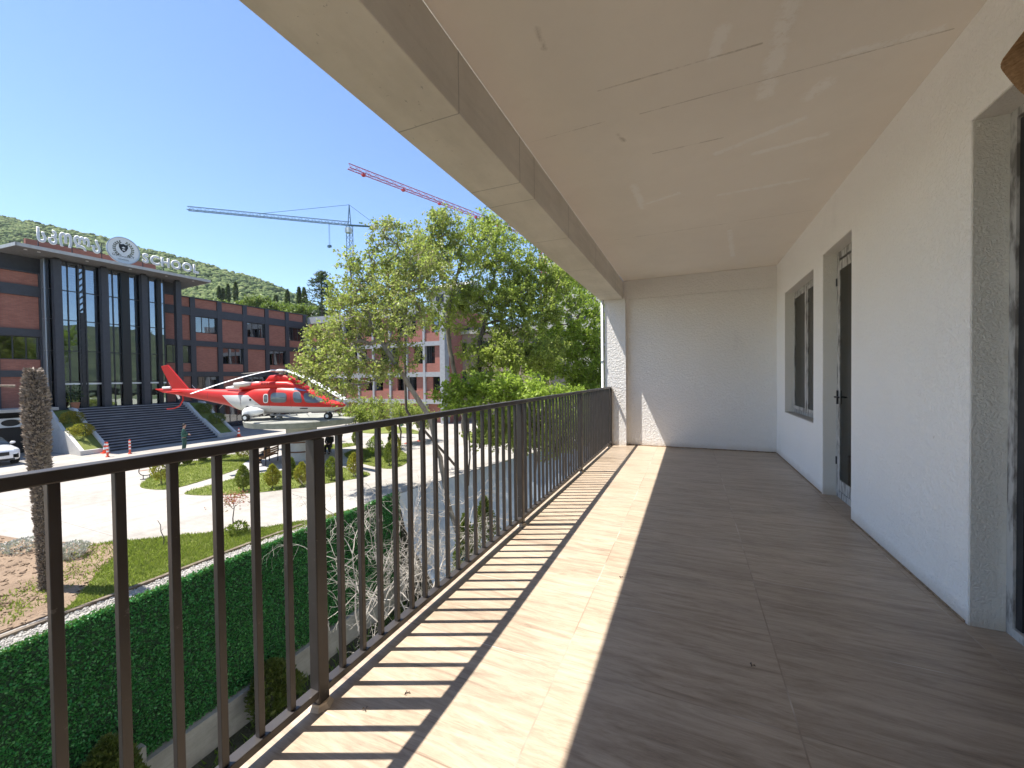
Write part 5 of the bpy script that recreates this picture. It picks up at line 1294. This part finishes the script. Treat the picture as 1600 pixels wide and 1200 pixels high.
for p in ((560, 930, 8.8), (640, 880, 9.8), (690, 800, 12)):
    q_ = W(*p); mb.tube([(c[0], c[1], -5.6), ((c[0]+q_[0])/2, (c[1]+q_[1])/2, -5.2), (q_[0], q_[1], min(q_[2], -4.2))], [.04, .03, .02], 6)
mb.build('branches', M['twig'], bs)
# ---- conifer-like small shrubs
def tuft(name, label, x, y, h, w_, m, seed, z=GZ, group=None, shape='flame', cat='shrub', n=900, ls=.07):
    r = np.random.default_rng(seed); t = thing(name, (x, y, z), label, cat, group)
    u = r.random(n)**.8; a = r.random(n)*2*math.pi
    if shape == 'flame': prof = np.sin(np.pi*np.clip(u*.93+.07, 0, 1))**.8*(1-.25*u)
    else: prof = np.sqrt(np.maximum(0, 1-(2*u-1)**2))
    lob = 1+.22*np.sin(a*3+seed)+.15*np.sin(a*5+u*9)
    rr = w_/2*prof*(.55+.45*np.sqrt(r.random(n)))*lob
    P = np.stack([x+rr*np.cos(a), y+rr*np.sin(a), z+.12*h+u*h*.88], 1)
    D = np.stack([np.cos(a)*.6, np.sin(a)*.6, np.full(n, .9)], 1)+r.normal(size=(n, 3))*.4
    quads_obj('foliage', leaf_quads(P, D, ls*r.uniform(.7, 1.5, n), r, .45), m, t)
    MB().tube([(x, y, z-.05), (x, y, z+.5*h)], [.03, .015], 6).build('stem', M['bark_dk'], t)
    return t
G, Yl = M['leaf_grn'], M['leaf_yel']
def gp_(px, py): q = pz(px, py, GZ); return q[0], q[1]
SH = [((252, 757), 1.35, .8, Yl, 'golden columnar shrub at the rounded lawn corner'), ((275, 729), .62, .6, G, 'first small dark shrub at the back of the large lawn, beside the golden one'),
      ((293, 727), .62, .6, G, 'second small shrub along the back edge of the large lawn'), ((317, 721), .62, .6, G, 'third small shrub along the back edge of the large lawn'), ((348, 715), .62, .6, G, 'fourth small shrub along the back edge of the large lawn'),
      ((381, 717), 1.05, 1.1, Yl, 'wide yellow-green shrub at the back of the large lawn near the bench'),
      ((380, 768), 1.05, .62, G, 'green shrub leftmost on the front lawn edge'), ((426, 764), 1.0, .62, Yl, 'orange-gold shrub second from left on the front lawn edge'), ((455, 748), .95, .45, G, 'thin green sapling behind the two golden shrubs'),
      ((472, 760), 1.0, .62, Yl, 'golden shrub between the plinth column and the front lawn edge'), ((518, 751), 1.05, .65, G, 'green egg-shaped shrub right of the thick railing post'), ((553, 745), 1.1, .65, Yl, 'yellowish shrub near the right tip of the front lawn'),
      ((555, 695), .95, .5, G, 'small egg-shaped shrub by the far path'), ((529, 690), .9, .5, G, 'smaller shrub left of the egg-shaped one by the far path'),
      ((586, 713), 1.2, 1.05, M['leaf_c'], 'round bright green shrub on the middle lawn'), ((608, 728), 1.2, .6, G, 'tall olive shrub at the front of the middle lawn'), ((619, 721), 1.5, .7, Yl, 'tall yellow-green shrub at the right edge of the middle lawn'),
      ((612, 699), 1.0, .5, G, 'upright shrub behind the tall yellow-green one'), ((608, 676), 1.0, .6, Yl, 'golden shrub on the farthest lawn strip'), ((639, 674), 1.0, .55, Yl, 'yellow shrub left of the rightmost on the farthest lawn strip'), ((654, 672), 1.1, .55, G, 'rightmost green shrub on the farthest lawn strip')]
for i, ((px, py), h, w_, m, lab) in enumerate(SH):
    x, y = gp_(px, py); tuft('garden_shrub', lab, x, y, h*1.02, w_*.92, m, 100+i, n=1500, ls=.08, group='shrubs planted on the lawns')
for x, y, z, lab in ((-38.9, 13.1, -1.6, 'upper round shrub in the left stair planter'), (-37.3, 13.1, -2.35, 'lower round shrub in the left stair planter'), (-38.9, 21.4, -1.6, 'upper round shrub in the right stair planter'), (-37.2, 21.4, -2.4, 'lower round shrub in the right stair planter')):
    tuft('round_shrub', lab, x, y, .95, 1.15, Yl if y < 20 else G, int(abs(x*10+y)), z=z-.1, group='round shrubs in the stair planters', shape='ball', n=1400, ls=.09)
x, y = -13.0, 7.9
# crimson maple
t = thing('red_maple_sapling', (x, y, GZ), 'small crimson-leaved maple sapling on the near lawn', 'tree')
MB().tube([(x, y, GZ-.05), (x-.03, y, GZ+.4), (x+.02, y+.02, GZ+.75), (x-.04, y, GZ+1.0)], [.02, .016, .012, .01], 6).tube([(x, y, GZ+.7), (x-.25, y-.1, GZ+.95)], .007, 4).tube([(x, y, GZ+.72), (x+.22, y+.15, GZ+.98)], .007, 4).build('trunk', M['bark_dk'], t)
r = np.random.default_rng(9); n = 420; P = r.normal(size=(n, 3))*np.array([.22, .22, .10])+np.array([x, y, GZ+1.03]); D = r.normal(size=(n, 3)); D[:, 2] *= .3
quads_obj('crown', leaf_quads(P, D, r.uniform(.05, .1, n), r, .4), M['leaf_red'], t)
tuft('weed_clump', 'dark weedy clump at the foot of the crimson sapling', -12.55, 7.75, .35, .55, G, 7, shape='ball', cat='weed', n=300, ls=.08)
tuft('lavender_bush', 'silvery grey bush on the bare soil right of the palm trunk', -15.05, 5.0, .5, .65, M['leaf_sil'], 8, z=GZ-.06, group='silvery bushes on the bare soil', shape='ball', n=1300, ls=.05)
tuft('lavender_bush', 'silvery bush at the paving edge left of the palm trunk', -17.0, 4.65, .4, .8, M['leaf_sil'], 9, z=GZ-.06, group='silvery bushes on the bare soil', shape='ball', n=700, ls=.06)
tuft('weed_clump', 'yellowish weed clump at the far left of the soil bed', -17.7, 3.9, .45, .6, Yl, 12, shape='ball', cat='weed', n=500, ls=.06)
sx_, sy_ = gp_(255, 855)
t = thing('bare_sapling', (sx_, sy_, GZ), 'thin crooked bare stem standing in the near lawn', 'sapling')
MB().tube([(sx_, sy_, GZ), (sx_+.02, sy_+.02, GZ+.25), (sx_-.05, sy_-.02, GZ+.45), (sx_-.02, sy_-.04, GZ+.65), (sx_-.07, sy_-.08, GZ+.78)], [.014, .012, .011, .009, .006], 5).build('stem', M['bark_dk'], t)
MB().tube([(sx_-.05, sy_-.02, GZ+.45), (sx_-.1, sy_+.06, GZ+.5)], .005, 4).build('side_twig', M['bark_dk'], t)
# lower-garden evergreens lit on top
for i, (px, py, d, h, w_) in enumerate(((425, 1075, 7.7, 1.5, 1.0), (168, 1205, 8.2, 1.3, .9), (757, 812, 15, 1.8, 1.0), (727, 835, 14, 1.5, .7))):
    c = W(px, py, d) if i > 1 else pX(px, py, -10.1)
    hh = c[2]+h*.45-LZ
    tuft('thuja', ('thuja with sunlit tips between the bars left of the thick post', 'thuja at the bottom left below the hedge', 'tall thuja standing against the tarpaulin', 'slimmer thuja left of the tall one before the tarpaulin')[i], c[0], c[1], hh, w_*1.3, M['leaf_thu'], 300+i, z=LZ, shape='flame', cat='evergreen', n=5200, ls=.10)
# ---- palm trunk
pa = thing('dead_palm', (-13.3, 4.05, GZ), 'shaggy headless dead palm trunk at the left', 'tree')
def pc(u): return np.array([-13.3+.1*u, 4.02-.14*u, GZ+u*4.98])
def pr_(u): return (.115+.02*u+.055*np.clip((u-.40)/.35, 0, 1))*np.sqrt(np.clip((1.02-u)/.14, 0, 1))
MB().tube([pc(u) for u in np.linspace(0, 1, 24)], [float(pr_(u))*.85+.01 for u in np.linspace(0, 1, 24)], 14).build('trunk', M['bark_dk'], pa, smooth=True)
r = np.random.default_rng(4); n = 8500; u = r.random(n); a = r.random(n)*2*math.pi
C = np.array([pc(q) for q in u]); R_ = np.array([pr_(q) for q in u])*.86
P = C+np.stack([np.cos(a)*R_, np.sin(a)*R_, np.zeros(n)], 1); D = np.stack([np.cos(a), np.sin(a), np.full(n, .9)], 1)+r.normal(size=(n, 3))*.4
m_pf = nmat('palm_boots', (.17, .13, .10), (.42, .36, .30), 14, .95)
quads_obj('leaf_bases', leaf_quads(P, D, r.uniform(.04, .10, n)*(.8+.4*u), r, .5), m_pf, pa)
fr_ = MB(); b0 = Vector(pc(.93)); pts = [b0+Vector((-.1, -.25, .0)), b0+Vector((-.15, -.55, .02)), b0+Vector((-.2, -.85, -.10)), b0+Vector((-.2, -1.1, -.3))]
fr_.tube(pts, [.03, .022, .018, .01], 6); fo = fr_.build('dead_frond', m_pf, pa)
n = 260; P = np.array(pts[3])+r.normal(size=(n, 3))*np.array([.12, .16, .16])-np.array([0, 0, .12]); quads_obj('frond_leaves', leaf_quads(P, r.normal(size=(n, 3))-np.array([0, 0, .6]), r.uniform(.06, .14, n), r, .3), m_pf, fo)
# ================================================================== HILLS
ridge = [(-700, 250), (-400, 275), (-200, 300), (0, 340), (60, 352), (130, 366), (200, 383), (270, 402), (330, 418), (370, 428), (420, 442), (460, 460), (500, 482), (560, 505), (650, 520), (800, 535), (1000, 560)]
HM = MB(); nr = 46; cols = []
az = np.linspace(-700, 1000, 150)
rx_ = [p[0] for p in ridge]; ry_ = [p[1] for p in ridge]
def hpos(px, v):
    py = np.interp(px, rx_, ry_); top = W(px, py, 420); d = ray(px, 590); d = d/np.linalg.norm(d[:2])
    Rt = np.linalg.norm(top[:2]); R0 = 95
    rad = R0+(Rt-R0)*v; h0 = -2; h = h0+(top[2]-h0)*(v**1.25 if v <= 1 else 1-(v-1)*.8)
    q = np.array([d[0]*rad, d[1]*rad, h]); nz = noise.fractal(Vector((q[0]*.012, q[1]*.012, 0)), 1, 2, 5)
    q[2] += nz*9*min(1, max(0, v*1.5))*(.35 if v > .9 else 1); return q
vv = np.linspace(0, 1.5, nr)
for px in az:
    for v in vv: HM.v.append(tuple(hpos(px, v)))
for i in range(len(az)-1):
    for j in range(nr-1): k = i*nr+j; HM.f.append((k, k+1, k+nr+1, k+nr)); HM.m.append(0)
struct('hill', HM, M['terrain'], smooth=True)
r = np.random.default_rng(77); gv1, gf1 = ICO[1]; gf1 = np.array(gf1); out = []
n = 15000; PX = r.uniform(-260, 760, n); VV = r.uniform(.25, 1.06, n)**.7
C = np.array([hpos(a, b_) for a, b_ in zip(PX, VV)]); S = r.uniform(1.0, 2.6, (n, 1, 1)); C[:, 2] += S[:, 0, 0]*.3
vv1 = gv1[None]*S*np.array([1, 1, 1.05])*r.uniform(.72, 1.22, (n, len(gv1), 1))+C[:, None, :]
me = bpy.data.meshes.new('hillside_forest'); nvt = len(gv1); F = (gf1[None]+np.arange(n)[:, None, None]*nvt).reshape(-1, 3)
me.vertices.add(n*nvt); me.vertices.foreach_set('co', vv1.astype(np.float32).ravel()); me.loops.add(len(F)*3); me.loops.foreach_set('vertex_index', F.astype(np.int32).ravel())
me.polygons.add(len(F)); me.polygons.foreach_set('loop_start', np.arange(0, len(F)*3, 3, dtype=np.int32)); me.polygons.foreach_set('loop_total', np.full(len(F), 3, dtype=np.int32)); me.materials.append(M['forest']); me.update(calc_edges=True)
o = bpy.data.objects.new('hillside_forest', me); COL.objects.link(o); o['kind'] = 'stuff'
# cypresses
for i, (px, pt_, pb, d) in enumerate(((342, 449, 463, 130), (348, 452, 464, 132), (356, 446, 464, 128), (368, 443, 464, 126), (431, 463, 474, 118), (449, 455, 480, 110), (467, 451, 470, 108), (475, 452, 470, 106))):
    a = W(px, pt_, d); b_ = W(px, pb+8, d); h = a[2]-b_[2]
    tuft('cypress_tree', ('leftmost slim cypress on the hill crest line behind the roof', 'second cypress from the left behind the school roof', 'third cypress from the left, close to its neighbours', 'tallest cypress of the left cluster', 'small lone cypress between the clusters', 'single cypress behind the right end of the brick roof', 'left cypress of the pair beside the cedar', 'right cypress of the pair beside the cedar')[i],
         a[0], a[1], h*1.3, 1.05+.2*(i % 2), M['leaf_dk'], 400+i, z=b_[2]-h*.25, shape='flame', cat='cypress', n=1500, ls=.38, group='dark cypresses beyond the school roof')
# round trees behind the wing roof
for i, (px, py, d, rx, rz, m, lab) in enumerate(((402, 478, 75, 4.2, 1.5, 'leaf_bg', 'large round green tree behind the brick roof'), (438, 486, 70, 3.0, 1.0, 'leaf_bg', 'lighter tree right of the large round one behind the roof'), (330, 478, 80, 4.5, .8, 'leaf_bg', 'low tree line left behind the brick roof'), (475, 490, 66, 2.8, 1.0, 'leaf_bg', 'bright tree behind the roof corner'))):
    c = W(px, py, d); tree('background_tree', lab, (c[0], c[1], c[2]-9), [(c[0], c[1], c[2]-9), (c[0], c[1], c[2]-3), (c[0], c[1], c[2]-rz*.4)], [(c, (rx, 3, rz), 150), ((c[0], c[1], c[2]-2.5), (rx*1.05, 3, 1.6), 60)], M[m], M['bark_dk'], .34, 60, 500+i, spread=.7, twr=.02)
c = W(503, 458, 60)
ce = thing('cedar_tree', (c[0], c[1], c[2]-12), 'dark layered cedar rising behind the tree at the roof corner', 'tree')
MB().tube([(c[0], c[1], c[2]-12), (c[0], c[1], c[2]+3.4)], [.4, .04], 8).build('trunk', M['bark_dk'], ce)
r = np.random.default_rng(66); LPs = []
for k in range(26):
    z = c[2]+3.0-k*.42; L = 1.2+k*.16
    for q in range(4):
        a = r.random()*6.28; n = 60; u = r.random(n); LPs.append(np.stack([c[0]+np.cos(a)*u*L+r.normal(size=n)*.25, c[1]+np.sin(a)*u*L+r.normal(size=n)*.25, z-.12*u*L+r.normal(size=n)*.08], 1))
P = np.concatenate(LPs); quads_obj('crown', leaf_quads(P, r.normal(size=P.shape)*np.array([1, 1, .4]), r.uniform(.2, .4, len(P)), r, .5), M['leaf_ced'], ce)
# wooded ridge on the far side of the valley, behind the camera (it is what the school's glass mirrors)
H2 = MB(); A2 = np.linspace(-1.9, 1.5, 70)
for a in A2:
    for j, (rad, hh) in enumerate(((120, -3.5), (170, 6), (230, 22), (300, 32+6*math.sin(a*5)), (360, 35+6*math.sin(a*5+1)), (500, 20))):
        x, y = rad*math.cos(a), rad*math.sin(a); H2.v.append((x, y, hh+8*noise.noise(Vector((x*.02, y*.02, 4)))))
for i in range(69):
    for j in range(5): k = i*6+j; H2.f.append((k, k+6, k+7, k+1)); H2.m.append(0)
struct('far_hill', H2, nmat('dark_wooded_slope', (.012, .02, .008), (.07, .085, .035), .12, .95, None, 9), smooth=True)
# ================================================================== CRANES
def lattice(mb, a, b_, w_, n, ch, di, hz=None):
    a, b_ = Vector(a), Vector(b_); d = (b_-a).normalized(); up = Vector((0, 0, 1)) if abs(d.z) < .9 else Vector((1, 0, 0)); s = d.cross(up).normalized()*w_/2; v = s.cross(d).normalized()*w_
    if abs(d.z) < .9: cs = [s, -s, v]
    else: cs = [s+v/2, s-v/2, -s-v/2, -s+v/2]
    for c in cs: mb.bar(a+c, b_+c, ch)
    m = len(cs)
    for i in range(n):
        p = a+(b_-a)*(i/n); q = a+(b_-a)*((i+1)/n)
        for k in range(m):
            c1, c2 = cs[k], cs[(k+1) % m]
            mb.bar(p+c1, q+c2, di) if i % 2 else mb.bar(p+c2, q+c1, di)
        mb.bar(p+cs[0], p+cs[1], di)
m_cb = mat('crane_blue_grey', (.20, .30, .38), .5)[0]; m_cy = mat('crane_grey_jib', (.10, .15, .18), .5)[0]; m_cred = mat('crane_red', (.50, .03, .04), .5)[0]; m_cbd = mat('crane_blue', (.04, .11, .17), .5)[0]
MD = 150; mx_ = W(546, 352, MD); zj = mx_[2]
tip = W(293, 328, 57.6/.427*1.0); tip[2] = zj; ce_ = W(592, 353, 152); ce_[2] = zj; ap = W(545.5, 320, MD)
cb = thing('tower_crane', (mx_[0], mx_[1], GZ), 'blue tower crane with mast, pale jib and tie cables', 'crane')
q = MB(); lattice(q, (mx_[0], mx_[1], GZ), (mx_[0], mx_[1], zj), 1.6, 34, .16, .09); q.build('mast', m_cbd, cb)
q = MB(); q.bar((mx_[0]-.7, mx_[1], zj), tuple(ap), .22); q.bar((mx_[0]+.7, mx_[1], zj), tuple(ap), .22); q.bar((mx_[0], mx_[1], zj-2.4), (mx_[0], mx_[1], zj+1.0), 2.0, 2.0) if False else None
for k in range(5): q.bar((mx_[0]-.7+.13*k, mx_[1], zj+k*1.4), (mx_[0]+.7-.13*k, mx_[1], zj+k*1.4), .1)
q.build('tower_peak', m_cbd, cb)
q = MB(); lattice(q, (mx_[0], mx_[1], zj), tuple(tip), 1.25, 46, .17, .09); q.build('jib', m_cy, cb)
q = MB(); q.bar((mx_[0], mx_[1], zj), tuple(ce_), 1.0, .35); q.build('counter_jib', m_cbd, cb)
dd = (ce_-mx_); q = MB(); cw = mx_+dd*.85; q.box(cw[0]-1, cw[0]+1, cw[1]-.8, cw[1]+.8, zj-.9, zj+.6); q.build('counterweight', M['conc'], cb)
q = MB(); mid = mx_+(tip-mx_)*.58; q.bar(tuple(ap), (mid[0], mid[1], zj+1.1), .1); q.bar(tuple(ap), tuple(ce_), .1); mid2 = mx_+(tip-mx_)*.3; q.build('tie_cable', m_cbd, cb)
q = MB(); q.box(mx_[0]-.9, mx_[0]+.9, mx_[1]-1.4, mx_[1]+.4, zj-3.0, zj-1.2); q.build('cab', mat('cab_white', (.5, .55, .6), .4)[0], cb)
hk = mx_+(tip-mx_)*.14; q = MB(); q.bar((hk[0], hk[1], zj-.1), (hk[0], hk[1], zj-8), .07); q.bar((hk[0]+.4, hk[1], zj-.1), (hk[0]+.4, hk[1], zj-8), .07); q.box(hk[0]-.5, hk[0]+.8, hk[1]-.4, hk[1]+.4, zj-8.8, zj-8); q.build('hook', m_cbd, cb)
ZR = 50; dt_ = (ZR-1.3)/.5217
t1 = W(545, 264, dt_); t1[2] = ZR; t2 = W(780, 352, (ZR-1.3)/.376); t2[2] = ZR; m2 = t1+(t2-t1)*1.45
rc = thing('tower_crane', (m2[0], m2[1], GZ), 'red crane jib slanting down from the sky behind the tree tops', 'crane')
q = MB(); lattice(q, tuple(t1), tuple(m2), 1.15, 60, .13, .06); q.build('jib', m_cred, rc)
q = MB()
for u in (.05, .2, .36, .55, .68): p = t1+(m2-t1)*u; q.box(p[0]-.35, p[0]+.35, p[1]-.35, p[1]+.35, ZR-.55, ZR-.05)
q.build('trolley', m_cred, rc)
q = MB(); lattice(q, (m2[0], m2[1], GZ), (m2[0], m2[1], ZR), 1.7, 30, .18, .1); q.build('mast', m_cred, rc)

# ================================================================== AIR
m = bpy.data.materials.new('thin_air'); m.use_nodes = True; t = NT(m); t.n.remove(t.n['Principled BSDF'])
v = t.new('ShaderNodeVolumePrincipled'); v.inputs['Color'].default_value = (.86, .93, 1, 1); v.inputs['Density'].default_value = .0001; v.inputs['Anisotropy'].default_value = .2
t.link(v.outputs[0], t.n['Material Output'].inputs['Volume'])
hz = MB().box(-860, 760, -760, 800, -16, 210).build('haze', m); hz['kind'] = 'stuff'
